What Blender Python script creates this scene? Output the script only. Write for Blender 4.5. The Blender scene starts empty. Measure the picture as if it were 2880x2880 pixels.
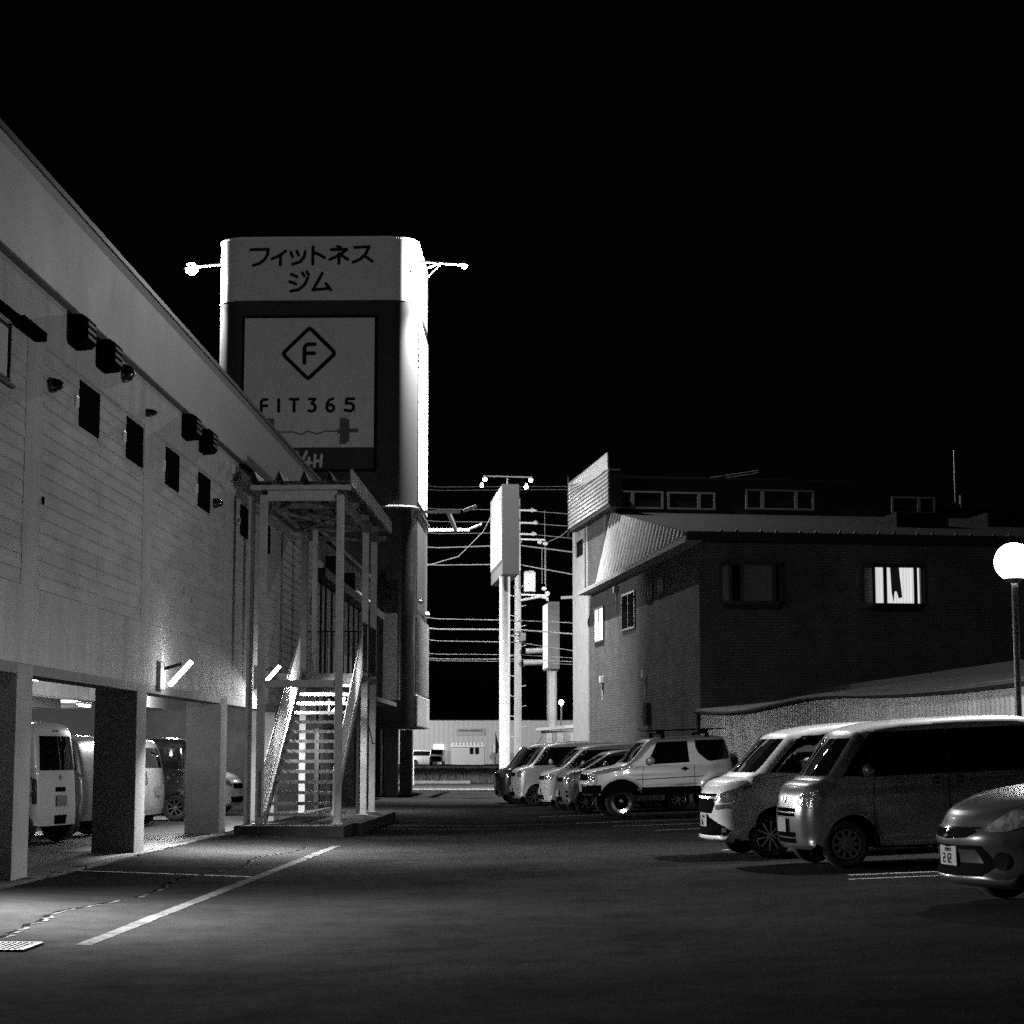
import bpy, bmesh, math, random
from mathutils import Vector, Matrix
from mathutils.bvhtree import BVHTree
R = math.radians
PI = math.pi
random.seed(7)
sc = bpy.context.scene
col = sc.collection

# ------------------------------------------------------------------ helpers
def tag(o, label=None, cat=None, group=None, kind=None):
    if label: o['label'] = label
    if cat: o['category'] = cat
    if group: o['group'] = group
    if kind: o['kind'] = kind
    return o

def empty(name, loc, rz=0.0, label=None, cat=None, group=None, rot=None):
    o = bpy.data.objects.new(name, None)
    o.empty_display_size = 0.3
    col.objects.link(o)
    o.location = loc
    o.rotation_euler = rot if rot else (0, 0, rz)
    return tag(o, label, cat, group)

class MB:
    """collects geometry for ONE mesh object"""
    def __init__(self):
        self.v = []; self.f = []; self.m = []
    def add(self, vs, fs, mi=0):
        b = len(self.v)
        self.v += [tuple(p) for p in vs]
        self.f += [tuple(i + b for i in f) for f in fs]
        self.m += [mi] * len(fs)
        return self
    def box(self, x0, x1, y0, y1, z0, z1, mi=0):
        x0, x1 = min(x0, x1), max(x0, x1); y0, y1 = min(y0, y1), max(y0, y1); z0, z1 = min(z0, z1), max(z0, z1)
        return self.add([(x0, y0, z0), (x1, y0, z0), (x1, y1, z0), (x0, y1, z0), (x0, y0, z1), (x1, y0, z1), (x1, y1, z1), (x0, y1, z1)],
                        [(0, 3, 2, 1), (4, 5, 6, 7), (0, 1, 5, 4), (1, 2, 6, 5), (2, 3, 7, 6), (3, 0, 4, 7)], mi)
    def bar(self, a, b, w, h, mi=0, up=(0, 0, 1)):
        """rectangular bar from a to b, w across, h along up"""
        a = Vector(a); b = Vector(b); d = (b - a).normalized(); u = Vector(up)
        s = d.cross(u)
        if s.length < 1e-4: s = d.cross(Vector((0, 1, 0)))
        s.normalize(); u = s.cross(d).normalized()
        vs = []
        for p in (a, b):
            for i, j in ((-1, -1), (1, -1), (1, 1), (-1, 1)):
                vs.append(p + s * (w / 2 * i) + u * (h / 2 * j))
        return self.add(vs, [(0, 1, 2, 3), (7, 6, 5, 4), (0, 4, 5, 1), (1, 5, 6, 2), (2, 6, 7, 3), (3, 7, 4, 0)], mi)
    def tube(self, pts, r, n=8, mi=0, caps=True):
        pts = [Vector(p) for p in pts]
        rs = r if isinstance(r, (list, tuple)) else [r] * len(pts)
        rings = []
        for i, p in enumerate(pts):
            d = (pts[min(i + 1, len(pts) - 1)] - pts[max(i - 1, 0)]).normalized()
            s = d.cross(Vector((0, 0, 1)))
            if s.length < 1e-3: s = d.cross(Vector((0, 1, 0)))
            s.normalize(); u = s.cross(d).normalized()
            rings.append([p + (s * math.cos(2 * PI * k / n) + u * math.sin(2 * PI * k / n)) * rs[i] for k in range(n)])
        vs = [q for rg in rings for q in rg]; fs = []
        for i in range(len(pts) - 1):
            for k in range(n):
                a = i * n + k; b = i * n + (k + 1) % n
                fs.append((a, b, b + n, a + n))
        if caps:
            fs.append(tuple(range(n - 1, -1, -1))); fs.append(tuple(range((len(pts) - 1) * n, len(pts) * n)))
        return self.add(vs, fs, mi)
    def prism(self, poly, axis, a, b, mi=0):
        """poly: 2D outline (ccw) in the two other axes, extruded along axis from a to b"""
        n = len(poly)
        def P(q, t):
            return {'x': (t, q[0], q[1]), 'y': (q[0], t, q[1]), 'z': (q[0], q[1], t)}[axis]
        vs = [P(q, a) for q in poly] + [P(q, b) for q in poly]
        fs = [tuple(range(n)), tuple(range(2 * n - 1, n - 1, -1))]
        for i in range(n):
            j = (i + 1) % n
            fs.append((i, i + n, j + n, j))
        return self.add(vs, fs, mi)
    def lathe(self, prof, axis_o, axis='z', n=20, mi=0):
        """prof: list of (r, h)"""
        ox, oy, oz = axis_o; vs = []; fs = []
        for (r, h) in prof:
            for k in range(n):
                c, s = math.cos(2 * PI * k / n) * r, math.sin(2 * PI * k / n) * r
                vs.append({'z': (ox + c, oy + s, oz + h), 'y': (ox + c, oy + h, oz + s), 'x': (ox + h, oy + c, oz + s)}[axis])
        for i in range(len(prof) - 1):
            for k in range(n):
                a = i * n + k; b = i * n + (k + 1) % n
                fs.append((a, b, b + n, a + n))
        return self.add(vs, fs, mi)
    def ball(self, c, r, n=12, sx=1, sy=1, sz=1, mi=0):
        vs = []; fs = []; m = n // 2
        for i in range(m + 1):
            t = PI * i / m
            for k in range(n):
                a = 2 * PI * k / n
                vs.append((c[0] + r * sx * math.sin(t) * math.cos(a), c[1] + r * sy * math.sin(t) * math.sin(a), c[2] + r * sz * math.cos(t)))
        for i in range(m):
            for k in range(n):
                fs.append((i * n + k, i * n + (k + 1) % n, (i + 1) * n + (k + 1) % n, (i + 1) * n + k))
        return self.add(vs, fs, mi)
    def quad(self, a, b, c, d, mi=0):
        return self.add([a, b, c, d], [(0, 1, 2, 3)], mi)
    def build(self, name, mat, parent=None, smooth=False, angle=35, bevel=0, fix=True):
        me = bpy.data.meshes.new(name)
        off = OFF.get(parent.name, Vector((0, 0, 0))) if parent else Vector((0, 0, 0))
        me.from_pydata([(p[0] - off[0], p[1] - off[1], p[2] - off[2]) for p in self.v], [], self.f)
        mats = mat if isinstance(mat, (list, tuple)) else [mat]
        for m_ in mats: me.materials.append(m_)
        me.polygons.foreach_set('material_index', self.m)
        if fix:
            bm = bmesh.new(); bm.from_mesh(me)
            bmesh.ops.recalc_face_normals(bm, faces=bm.faces)
            if bevel:
                bmesh.ops.remove_doubles(bm, verts=bm.verts, dist=1e-5)
                ed = [e for e in bm.edges if len(e.link_faces) == 2 and e.calc_face_angle(0) > R(50)]
                bmesh.ops.bevel(bm, geom=ed, offset=bevel, segments=2, affect='EDGES', profile=0.5)
            bm.to_mesh(me); bm.free()
        if smooth:
            me.polygons.foreach_set('use_smooth', [True] * len(me.polygons))
            me.set_sharp_from_angle(angle=R(angle))
        me.update()
        o = bpy.data.objects.new(name, me); col.objects.link(o)
        if parent: o.parent = parent
        return o
OFF = {}
def root(name, loc, label, cat, group=None):
    """Empty at a thing's base; children built in world coordinates are shifted to it"""
    o = empty(name, loc, 0, label, cat, group)
    OFF[o.name] = Vector(loc)
    return o

# ------------------------------------------------------------------ materials
MATS = {}
def mat(name, g=0.3, rough=0.6, metal=0.0, var=0.0, vscale=3.0, bump=0.0, bscale=30.0, coat=0.0, spec=0.5, stretch=None, emit=None, estr=0.0, spots=0.0, tr=0.0):
    if name in MATS: return MATS[name]
    m = bpy.data.materials.new(name); m.use_nodes = True
    nt = m.node_tree; bs = nt.nodes['Principled BSDF']; L = nt.links
    bs.inputs['Base Color'].default_value = (g, g, g, 1)
    bs.inputs['Roughness'].default_value = rough
    bs.inputs['Metallic'].default_value = metal
    bs.inputs['Coat Weight'].default_value = coat
    bs.inputs['Coat Roughness'].default_value = 0.04
    bs.inputs['Specular IOR Level'].default_value = spec
    if tr:
        bs.inputs['Transmission Weight'].default_value = tr
    if emit is not None:
        bs.inputs['Emission Color'].default_value = (emit, emit, emit, 1)
        bs.inputs['Emission Strength'].default_value = estr
    tc = None
    if var or bump or spots:
        tc = nt.nodes.new('ShaderNodeTexCoord'); mp = nt.nodes.new('ShaderNodeMapping')
        L.new(tc.outputs['Object'], mp.inputs['Vector'])
        if stretch: mp.inputs['Scale'].default_value = stretch
    if var:
        n1 = nt.nodes.new('ShaderNodeTexNoise'); n1.inputs['Scale'].default_value = vscale; n1.inputs['Detail'].default_value = 6; n1.inputs['Roughness'].default_value = 0.62
        L.new(mp.outputs[0], n1.inputs['Vector'])
        mr = nt.nodes.new('ShaderNodeMapRange'); mr.inputs['From Min'].default_value = 0.3; mr.inputs['From Max'].default_value = 0.7
        mr.inputs['To Min'].default_value = g * (1 - var); mr.inputs['To Max'].default_value = g * (1 + var)
        L.new(n1.outputs['Fac'], mr.inputs['Value'])
        out = mr.outputs[0]
        if spots:
            n3 = nt.nodes.new('ShaderNodeTexNoise'); n3.inputs['Scale'].default_value = vscale * 5; n3.inputs['Detail'].default_value = 3
            L.new(mp.outputs[0], n3.inputs['Vector'])
            m3 = nt.nodes.new('ShaderNodeMapRange'); m3.inputs['From Min'].default_value = 0.6; m3.inputs['From Max'].default_value = 0.72
            m3.inputs['To Min'].default_value = 1; m3.inputs['To Max'].default_value = 1 - spots
            L.new(n3.outputs['Fac'], m3.inputs['Value'])
            mu = nt.nodes.new('ShaderNodeMath'); mu.operation = 'MULTIPLY'
            L.new(out, mu.inputs[0]); L.new(m3.outputs[0], mu.inputs[1]); out = mu.outputs[0]
        L.new(out, bs.inputs['Base Color'])
        m4 = nt.nodes.new('ShaderNodeMapRange'); m4.inputs['To Min'].default_value = min(1, rough + .12); m4.inputs['To Max'].default_value = max(.02, rough - .12)
        L.new(n1.outputs['Fac'], m4.inputs['Value']); L.new(m4.outputs[0], bs.inputs['Roughness'])
    if bump:
        n2 = nt.nodes.new('ShaderNodeTexNoise'); n2.inputs['Scale'].default_value = bscale; n2.inputs['Detail'].default_value = 4
        L.new(mp.outputs[0], n2.inputs['Vector'])
        bp = nt.nodes.new('ShaderNodeBump'); bp.inputs['Strength'].default_value = bump; bp.inputs['Distance'].default_value = 0.02
        L.new(n2.outputs['Fac'], bp.inputs['Height']); L.new(bp.outputs[0], bs.inputs['Normal'])
    MATS[name] = m
    return m
def lamp_mat(name, strength):
    m = mat(name, 0.9, 0.4, emit=1.0, estr=strength)
    return m

M_wall = mat('painted_siding', 0.44, 0.75, var=0.16, vscale=1.1, stretch=(1, 2.6, .45), bump=0.25, bscale=60, spots=0.12)
M_siding = mat('siding_boards', 0.46, 0.75, var=0.2, vscale=1.5, bump=0.3, bscale=45, spots=0.16, stretch=(1, .6, 2.2))
M_fascia = mat('fascia_metal', 0.50, 0.6, var=0.06, vscale=0.5, bump=0.08, bscale=20)
M_dark = mat('dark_paint', 0.014, 0.6, spec=.25)
M_black = mat('black_plastic', 0.006, 0.7, spec=0)
M_shut = mat('shutter_black', .006, .8, spec=0)
M_rubber = mat('rubber', 0.012, 0.85, bump=0.1, bscale=80)
M_conc = mat('concrete', 0.32, 0.85, var=0.22, vscale=2.5, bump=0.4, bscale=40, spots=0.25)
M_pillar = mat('pillar_concrete', 0.31, 0.85, var=0.18, vscale=1.5, bump=0.2, bscale=40, spots=0.1)
M_ceil = mat('ceiling_board', 0.6, 0.7, var=0.08, vscale=2, bump=0.05)
M_steel = mat('painted_steel', 0.45, 0.55, var=0.18, vscale=5, bump=0.15, bscale=50, spots=0.35)
M_rusty = mat('weathered_steel', 0.16, 0.7, var=0.6, vscale=6, bump=0.4, bscale=40, spots=0.6)
M_galv = mat('galvanised', 0.45, 0.35, metal=0.7, var=0.2, vscale=8, bump=0.05)
M_corr = mat('corrugated_metal', 0.6, 0.35, metal=0.3, var=0.3, vscale=3, bump=0.08, bscale=25)
M_corrw = mat('corrugated_wall', 0.38, 0.5, metal=0.1, var=0.2, vscale=1.2, spots=0.2, stretch=(1, 1, .3))
M_glass = mat('dark_glass', 0.006, 0.015, spec=.4)
M_wpane = mat('house_glass', 0.09, 0.12)
M_frame = mat('window_frame_metal', 0.22, 0.45)
M_frame_dark = mat('dark_window_frame', 0.015, 0.4)
M_signw = mat('sign_white', 0.62, 0.5, var=0.05, vscale=1)
M_signd = mat('sign_dark', 0.035, 0.6, spec=.2, var=0.1, vscale=2)
M_signink = mat('sign_ink', 0.008, 0.7, spec=.05)
M_brick = None
M_chrome = mat('chrome', 0.8, 0.12, metal=1.0)
M_lens = mat('lamp_lens', 0.28, 0.06, metal=0.5, var=0.95, vscale=11, bump=0.7, bscale=16, coat=1.0)
M_tail = mat('tail_lens', 0.04, 0.1, coat=1.0, bump=0.4, bscale=30)
M_plate = mat('plate_white', 0.22, 0.6)
M_line = mat('road_paint', 0.09, 0.9, spec=0, var=0.45, vscale=5, bump=0.3, bscale=70, spots=0.75)
M_rope = mat('cable', 0.35, 0.6)
M_cable = mat('cable_dark', 0.18, 0.6)
M_white = mat('white_enamel', 0.75, 0.4, var=0.05, vscale=3)
M_polec = mat('pole_concrete', 0.5, 0.8, var=0.15, vscale=2, bump=0.3, bscale=20)
M_curtain = None
M_roofcap = mat('roof_trim', 0.015, 0.5)
mat('beam_paint', .2, .7, var=.1)

def brick_mat(name, g, mortar, scale, bw, rh, ms=0.02):
    m = bpy.data.materials.new(name); m.use_nodes = True; nt = m.node_tree; L = nt.links; bs = nt.nodes['Principled BSDF']
    tc = nt.nodes.new('ShaderNodeTexCoord'); sep = nt.nodes.new('ShaderNodeSeparateXYZ'); cmb = nt.nodes.new('ShaderNodeCombineXYZ')
    L.new(tc.outputs['Object'], sep.inputs[0])
    ad = nt.nodes.new('ShaderNodeMath'); ad.operation = 'ADD'; L.new(sep.outputs[0], ad.inputs[0]); L.new(sep.outputs[1], ad.inputs[1])
    L.new(ad.outputs[0], cmb.inputs[0]); L.new(sep.outputs[2], cmb.inputs[1])
    br = nt.nodes.new('ShaderNodeTexBrick'); br.inputs['Scale'].default_value = scale
    br.inputs['Color1'].default_value = (g, g, g, 1); br.inputs['Color2'].default_value = (g * 1.3, g * 1.3, g * 1.3, 1)
    br.inputs['Mortar'].default_value = (mortar, mortar, mortar, 1)
    br.inputs['Mortar Size'].default_value = ms; br.inputs['Brick Width'].default_value = bw; br.inputs['Row Height'].default_value = rh
    br.inputs['Mortar Smooth'].default_value = 0.3
    L.new(cmb.outputs[0], br.inputs['Vector'])
    ns = nt.nodes.new('ShaderNodeTexNoise'); ns.inputs['Scale'].default_value = 1.2; ns.inputs['Detail'].default_value = 5
    L.new(tc.outputs['Object'], ns.inputs['Vector'])
    mr = nt.nodes.new('ShaderNodeMapRange'); mr.inputs['From Min'].default_value = .3; mr.inputs['From Max'].default_value = .7; mr.inputs['To Min'].default_value = .8; mr.inputs['To Max'].default_value = 1.2
    L.new(ns.outputs['Fac'], mr.inputs['Value'])
    mx = nt.nodes.new('ShaderNodeMix'); mx.data_type = 'RGBA'; mx.blend_type = 'MULTIPLY'; mx.inputs['Factor'].default_value = 1
    L.new(br.outputs['Color'], mx.inputs['A']); L.new(mr.outputs[0], mx.inputs['B'])
    L.new(mx.outputs['Result'], bs.inputs['Base Color'])
    bs.inputs['Roughness'].default_value = .8; bs.inputs['Specular IOR Level'].default_value = .1
    bp = nt.nodes.new('ShaderNodeBump'); bp.inputs['Strength'].default_value = 0.45; bp.inputs['Distance'].default_value = 0.012; bp.invert = True
    L.new(br.outputs['Fac'], bp.inputs['Height']); L.new(bp.outputs[0], bs.inputs['Normal'])
    MATS[name] = m
    return m
M_brick = brick_mat('brick_tile', 0.08, 0.05, 1.0, 0.24, 0.085, 0.012)

def asphalt():
    m = bpy.data.materials.new('asphalt'); m.use_nodes = True; nt = m.node_tree; L = nt.links; bs = nt.nodes['Principled BSDF']
    tc = nt.nodes.new('ShaderNodeTexCoord')
    def noise(s, d=5, r=.6):
        n = nt.nodes.new('ShaderNodeTexNoise'); n.inputs['Scale'].default_value = s; n.inputs['Detail'].default_value = d; n.inputs['Roughness'].default_value = r
        L.new(tc.outputs['Object'], n.inputs['Vector']); return n
    a = noise(0.35); b = noise(90, 2, .7); c = noise(3.0, 6, .7)
    def mr(src, f0, f1, t0, t1):
        k = nt.nodes.new('ShaderNodeMapRange'); k.inputs['From Min'].default_value = f0; k.inputs['From Max'].default_value = f1; k.inputs['To Min'].default_value = t0; k.inputs['To Max'].default_value = t1
        L.new(src, k.inputs['Value']); return k.outputs[0]
    def mul(x, y):
        k = nt.nodes.new('ShaderNodeMath'); k.operation = 'MULTIPLY'; L.new(x, k.inputs[0]); L.new(y, k.inputs[1]); return k.outputs[0]
    v = mul(mul(mr(a.outputs['Fac'], .32, .68, .017, .031), mr(b.outputs['Fac'], .3, .7, .55, 1.5)), mr(c.outputs['Fac'], .3, .7, .82, 1.18))
    # pale grit
    vo = nt.nodes.new('ShaderNodeTexVoronoi'); vo.inputs['Scale'].default_value = 26; L.new(tc.outputs['Object'], vo.inputs['Vector'])
    g = mr(vo.outputs['Distance'], .05, .11, 3.2, 1.0)
    v = mul(v, g)
    st_ = noise(.9, 4, .6); v = mul(v, mr(st_.outputs['Fac'], .54, .70, 1.0, .72))
    st2 = noise(2.3, 5, .7); v = mul(v, mr(st2.outputs['Fac'], .58, .72, 1.0, .75))
    L.new(v, bs.inputs['Base Color'])
    bs.inputs['Roughness'].default_value = .9; bs.inputs['Specular IOR Level'].default_value = 0
    bp = nt.nodes.new('ShaderNodeBump'); bp.inputs['Strength'].default_value = .65; bp.inputs['Distance'].default_value = .012
    L.new(b.outputs['Fac'], bp.inputs['Height'])
    bp2 = nt.nodes.new('ShaderNodeBump'); bp2.inputs['Strength'].default_value = .35; bp2.inputs['Distance'].default_value = .05
    L.new(c.outputs['Fac'], bp2.inputs['Height']); L.new(bp.outputs[0], bp2.inputs['Normal']); L.new(bp2.outputs[0], bs.inputs['Normal'])
    return m
M_asph = asphalt()

# ------------------------------------------------------------------ world, camera
w = bpy.data.worlds.new('World'); sc.world = w; w.use_nodes = True
nt = w.node_tree; bg = nt.nodes['Background']
sky = nt.nodes.new('ShaderNodeTexSky'); sky.sky_type = 'NISHITA'; sky.sun_disc = False
sky.sun_elevation = R(1.0); sky.sun_rotation = R(200)
bw = nt.nodes.new('ShaderNodeRGBToBW'); nt.links.new(sky.outputs[0], bw.inputs[0]); nt.links.new(bw.outputs[0], bg.inputs[0])
bg.inputs[1].default_value = 0.0006

cam = bpy.data.cameras.new('camera'); co = bpy.data.objects.new('camera', cam); col.objects.link(co)
F = 5500.0
PITCH = math.atan2(682, F); YAW = math.atan2(150, math.hypot(F, 682))
co.location = (0, 0, 1.4); co.rotation_euler = (PI / 2 + PITCH, 0, YAW)
cam.sensor_width = 36; cam.lens = 36 * F / 2880; cam.clip_start = 0.1; cam.clip_end = 2000
sc.camera = co
sc.view_settings.view_transform = 'Standard'; sc.view_settings.look = 'None'; sc.view_settings.exposure = 0; sc.view_settings.gamma = 1
sc.cycles.use_denoising = False
sc.cycles.max_bounces = 5; sc.cycles.diffuse_bounces = 3; sc.cycles.glossy_bounces = 3
sc.cycles.sample_clamp_indirect = .6; sc.cycles.sample_clamp_direct = 0
sc.cycles.caustics_reflective = False; sc.cycles.caustics_refractive = False
sc.cycles.use_light_tree = True

def light(name, kind, loc, power, parent=None, size=0.1, target=None, spot=None, blend=0.5, size_y=None):
    d = bpy.data.lights.new(name, kind); d.energy = power; d.color = (1, 1, 1)
    if kind in ('POINT', 'SPOT'): d.shadow_soft_size = size
    if kind == 'AREA':
        d.shape = 'RECTANGLE'; d.size = size; d.size_y = size_y or size
    if kind == 'SPOT': d.spot_size = R(spot or 90); d.spot_blend = blend
    o = bpy.data.objects.new(name, d); col.objects.link(o); o.location = loc
    if target is not None:
        o.rotation_euler = (Vector(target) - Vector(loc)).to_track_quat('-Z', 'Y').to_euler()
    if parent:
        off = OFF.get(parent.name, Vector((0, 0, 0)))
        o.location = Vector(loc) - off; o.parent = parent
    return o

# ------------------------------------------------------------------ ground
def gz(x, y=30.0):
    if x <= -6.1: z = 0.0
    elif x <= -3.6: z = -0.055 * (x + 6.1) / 2.5
    elif x <= -1.5: z = -0.055
    else: z = -0.055 + 0.03 * (x + 1.5)
    if x > 12: z = gz(12, 30)
    f = 1.0 if y < 66 else max(0.0, 1 - (y - 66) / 12)
    return z * f + (0.0015 * max(0, y - 100) if y > 100 else 0)
g = MB()
xs = [-600, -200, -60, -30, -20, -12, -8, -6.1, -5.3, -4.5, -3.6, -2.5, -1.5, 0, 2, 4, 6, 9, 12, 20, 40, 100, 300, 600]
ys = [-60, -20, -5, 0, 5, 10, 20, 30, 40, 50, 60, 66, 70, 74, 78, 82, 90, 100, 130, 180, 240, 300, 600, 1500]
for j, y in enumerate(ys):
    for i, x in enumerate(xs): g.v.append((x, y, gz(x, min(y, 300))))
n = len(xs)
for j in range(len(ys) - 1):
    for i in range(n - 1): g.f.append((j * n + i, j * n + i + 1, (j + 1) * n + i + 1, (j + 1) * n + i)); g.m.append(0)
tag(g.build('ground', M_asph, fix=False, smooth=True, angle=60), kind='structure', label='dark asphalt of the car park and the land beyond it')

def strip(name, pts, width, m, dz=0.004, label=None, jag=0.0, step=0.3):
    """painted line on the asphalt: polyline in x,y; follows the ground"""
    b = MB()
    a, c = Vector(pts[0]), Vector(pts[1]); L = (c - a).length; d = (c - a) / L; nrm = Vector((-d.y, d.x)); k = max(2, int(L / step))
    L_, R_ = [], []
    for i in range(k + 1):
        p = a + d * (L * i / k)
        wl = width / 2 * (1 + random.uniform(-jag, jag)); wr = width / 2 * (1 + random.uniform(-jag, jag))
        for (lst, q) in ((L_, p + nrm * wl), (R_, p - nrm * wr)):
            lst.append(len(b.v)); b.v.append((q.x, q.y, gz(q.x, q.y) + dz))
    for i in range(k): b.f.append((R_[i], R_[i + 1], L_[i + 1], L_[i])); b.m.append(0)
    o = b.build(name, m, fix=False)
    return tag(o, kind='structure', label=label)
strip('parking_line', [(-3.7, 15.2), (-3.66, 31.6)], 0.13, M_line, label='long white line along the left bays', jag=.12, step=.25)
strip('parking_line', [(-6.0, 24.0), (-3.74, 23.6)], 0.10, mat('road_paint_worn', .42, .9, spec=0, var=.4, vscale=6, spots=.9), label='thin white bay line towards the pillar', jag=.2)
for (a, c) in (((0.2, 40.6), (3.5, 41.2)), ((0.9, 38.3), (3.9, 38.8)), ((1.6, 35.8), (4.5, 36.3)), ((2.2, 28.1), (6.0, 28.75)), ((3.1, 21.9), (5.7, 22.3)), ((3.0, 21.2), (8.2, 22.1)), ((-0.6, 45.6), (3.2, 46.2)), ((5.6, 22.75), (8.6, 23.2))):
    strip('parking_line', [a, c], 0.10, mat('road_paint_worn', .42, .9, spec=0, var=.4, vscale=6, spots=.9), label='worn white bay line on the right', jag=.25, step=.15)
# crack in the asphalt beside the line
M_crack = mat('crack_tar', 0.006, 0.9, spec=0)
M_patch = mat('crack_edge', 0.07, 0.85, spec=0, var=.5, vscale=8, spots=.8)
b = MB(); x = -4.7
pts = []
y = 15.6
while y < 31:
    x = -4.62 + 0.11 * math.sin(y * 1.3) + random.uniform(-.035, .035) + (y - 15) * .03
    pts.append((x, y)); y += random.uniform(.08, .2)
for i, (x, y) in enumerate(pts[:-1]):
    x2, y2 = pts[i + 1]; wd = random.uniform(.008, .035) if random.random() > .25 else .004
    b.quad((x - wd, y, gz(x) + .003), (x + wd, y, gz(x) + .003), (x2 + wd, y2, gz(x2) + .003), (x2 - wd, y2, gz(x2) + .003))
tag(b.build('asphalt_crack', M_crack, fix=False), kind='structure', label='long ragged crack in the asphalt')
b = MB()
for i in range(0, len(pts) - 1):
    if random.random() < .5:
        x, y = pts[i]; x += .045; x2, y2 = pts[i + 1]; x2 += .045; wd = random.uniform(.01, .03)
        b.quad((x - wd, y, gz(x) + .005), (x + wd, y, gz(x) + .005), (x2 + wd, y2, gz(x2) + .005), (x2 - wd, y2, gz(x2) + .005))
tag(b.build('crack_lip', M_patch, fix=False), kind='structure', label='pale crumbled lip of the asphalt crack')
# kerb along the building edge and the garage floor
b = MB()
y = 10.0
while y < 34.4:
    L = .6
    b.box(-6.08 + random.uniform(-.01, .01), -5.93 + random.uniform(-.012, .012), y, y + L - .015, -.05, .028 + random.uniform(-.006, .006)); y += L
tag(b.build('kerb', mat('kerb_stone', .10, .9, spec=.1, var=.4, vscale=3, spots=.5, bump=.4), bevel=.008), kind='structure', label='low worn concrete kerb along the parking building')
b = MB(); b.box(-26, -6.1, 4, 62, -.2, .022)
tag(b.build('garage_floor', mat('garage_concrete', .05, .6, var=.25, vscale=.8, spots=.3, bump=.15), fix=True), kind='structure', label='concrete floor under the parking building')
# steel drain grate
dg = root('drain_grate', (-4.35, 14.9, -.03), 'steel drain grate sunk in the asphalt in the near left corner', 'drain grate')
b = MB()
gx0, gx1, gy0, gy1 = -5.1, -4.02, 14.62, 15.2
zz = gz(-4.4) + .004
for (p, q) in (((gx0, gy0), (gx1, gy0)), ((gx1, gy0), (gx1, gy1)), ((gx1, gy1), (gx0, gy1)), ((gx0, gy1), (gx0, gy0))):
    b.bar((p[0], p[1], zz), (q[0], q[1], zz), .035, .012)
b.build('frame', mat('grate_iron', .03, .7, spec=.2, var=.5), dg)
b = MB(); x = gx0 + .05
while x < gx1 - .03:
    b.bar((x, gy0, zz), (x, gy1, zz), .014, .01); x += .045
for k in range(1, 5): b.bar((gx0, gy0 + k * .115, zz + .002), (gx1, gy0 + k * .115, zz + .001), .008, .008)
b.build('grid', mat('grate_iron'), dg)
b = MB(); b.box(gx0, gx1, gy0, gy1, gz(-4.4) - .004, gz(-4.4) + .001); b.build('pit', M_black, dg)

# ------------------------------------------------------------------ left building
WX = -6.1
pb = root('parking_building', (-6.1, 30, 0), 'long pale building on square pillars with cars parked underneath', 'building')
PIL = [(15.2, 15.86), (21.68, 22.34), (27.86, 28.5), (34.68, 35.34), (41.2, 41.86)]
for i, (a, c) in enumerate(PIL):
    b = MB(); b.box(WX - .61, WX, a, c, 0, 2.41)
    p = b.build('pillar', M_pillar, pb, bevel=.01)
    b = MB(); b.box(WX - .622, WX + .012, a - .012, c + .012, 0, .72)
    b.build('plinth', M_pillar, p, bevel=.006).parent = pb
for xx in (-12.5, -19):
    for (a, c) in PIL:
        b = MB(); b.box(xx - .3, xx + .3, a, c, 0, 2.49); b.build('pillar', M_pillar, pb)
b = MB()   # structural wall plane behind the boards
b.box(WX - .22, WX - .014, 8, 47.8, 2.42, 8.0)
b.box(WX - .013, WX - .001, 8, 47.8, 2.42, 3.30)     # smooth lower strip
b.box(WX - .013, WX - .001, 8, 47.8, 6.16, 6.815)
STR = [(15.2, 15.9), (21.72, 22.42), (27.95, 28.6), (34.72, 35.4), (41.3, 41.95), (47.5, 47.8)]
for (a, c) in STR: b.box(WX - .013, WX - .002, a, c, 3.301, 6.159)
b.build('wall', M_wall, pb)
# siding boards, split in the middle of each bay; windows are openings between boards
WIN = [(24.1, 25.15), (26.76, 27.82), (29.46, 30.48), (32.12, 33.2), (36.39, 37.48), (39.1, 40.1), (18.4, 20.95)]
bays = [(8, 15.2)] + [(STR[i][1], STR[i + 1][0]) for i in range(5)]
for (y0, y1) in bays:
    b = MB(); z = 3.305
    while z < 6.15:
        zt = min(z + .166, 6.155)
        mid = (y0 + y1) / 2 + .1
        for (a, c) in ((y0 + .015, mid - .005), (mid + .005, y1 - .012)):
            segs = [(a, c)]
            for (wa, wb) in WIN:
                if zt > 5.51 and z < 6.09:
                    ns = []
                    for (s0, s1) in segs:
                        if wb <= s0 or wa >= s1: ns.append((s0, s1))
                        else:
                            if wa - s0 > .02: ns.append((s0, wa))
                            if s1 - wb > .02: ns.append((wb, s1))
                    segs = ns
            for (s0, s1) in segs:
                e = random.uniform(-.0015, .0015)
                b.add([(WX - .03, s0, z + .0035), (WX - .002 + e, s0, z + .0035), (WX - .008 + e, s0, zt - .001), (WX - .03, s0, zt - .001),
                       (WX - .03, s1, z + .002), (WX - .002 + e, s1, z + .002), (WX - .008 + e, s1, zt - .001), (WX - .03, s1, zt - .001)],
                      [(0, 1, 2, 3), (7, 6, 5, 4), (0, 4, 5, 1), (1, 5, 6, 2), (2, 6, 7, 3), (3, 7, 4, 0)])
        z = zt
    b.build('siding_bay', M_siding, pb)
b = MB(); b.box(WX - .1, WX + .035, 8, 47.8, 6.90, 8.10); b.build('fascia', M_fascia, pb)
b = MB(); b.box(WX - .06, WX + .004, 8, 47.8, 6.82, 6.90); b.build('shadow_gap', mat('gap_grey', .09, .8, spec=.1), pb)
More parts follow.
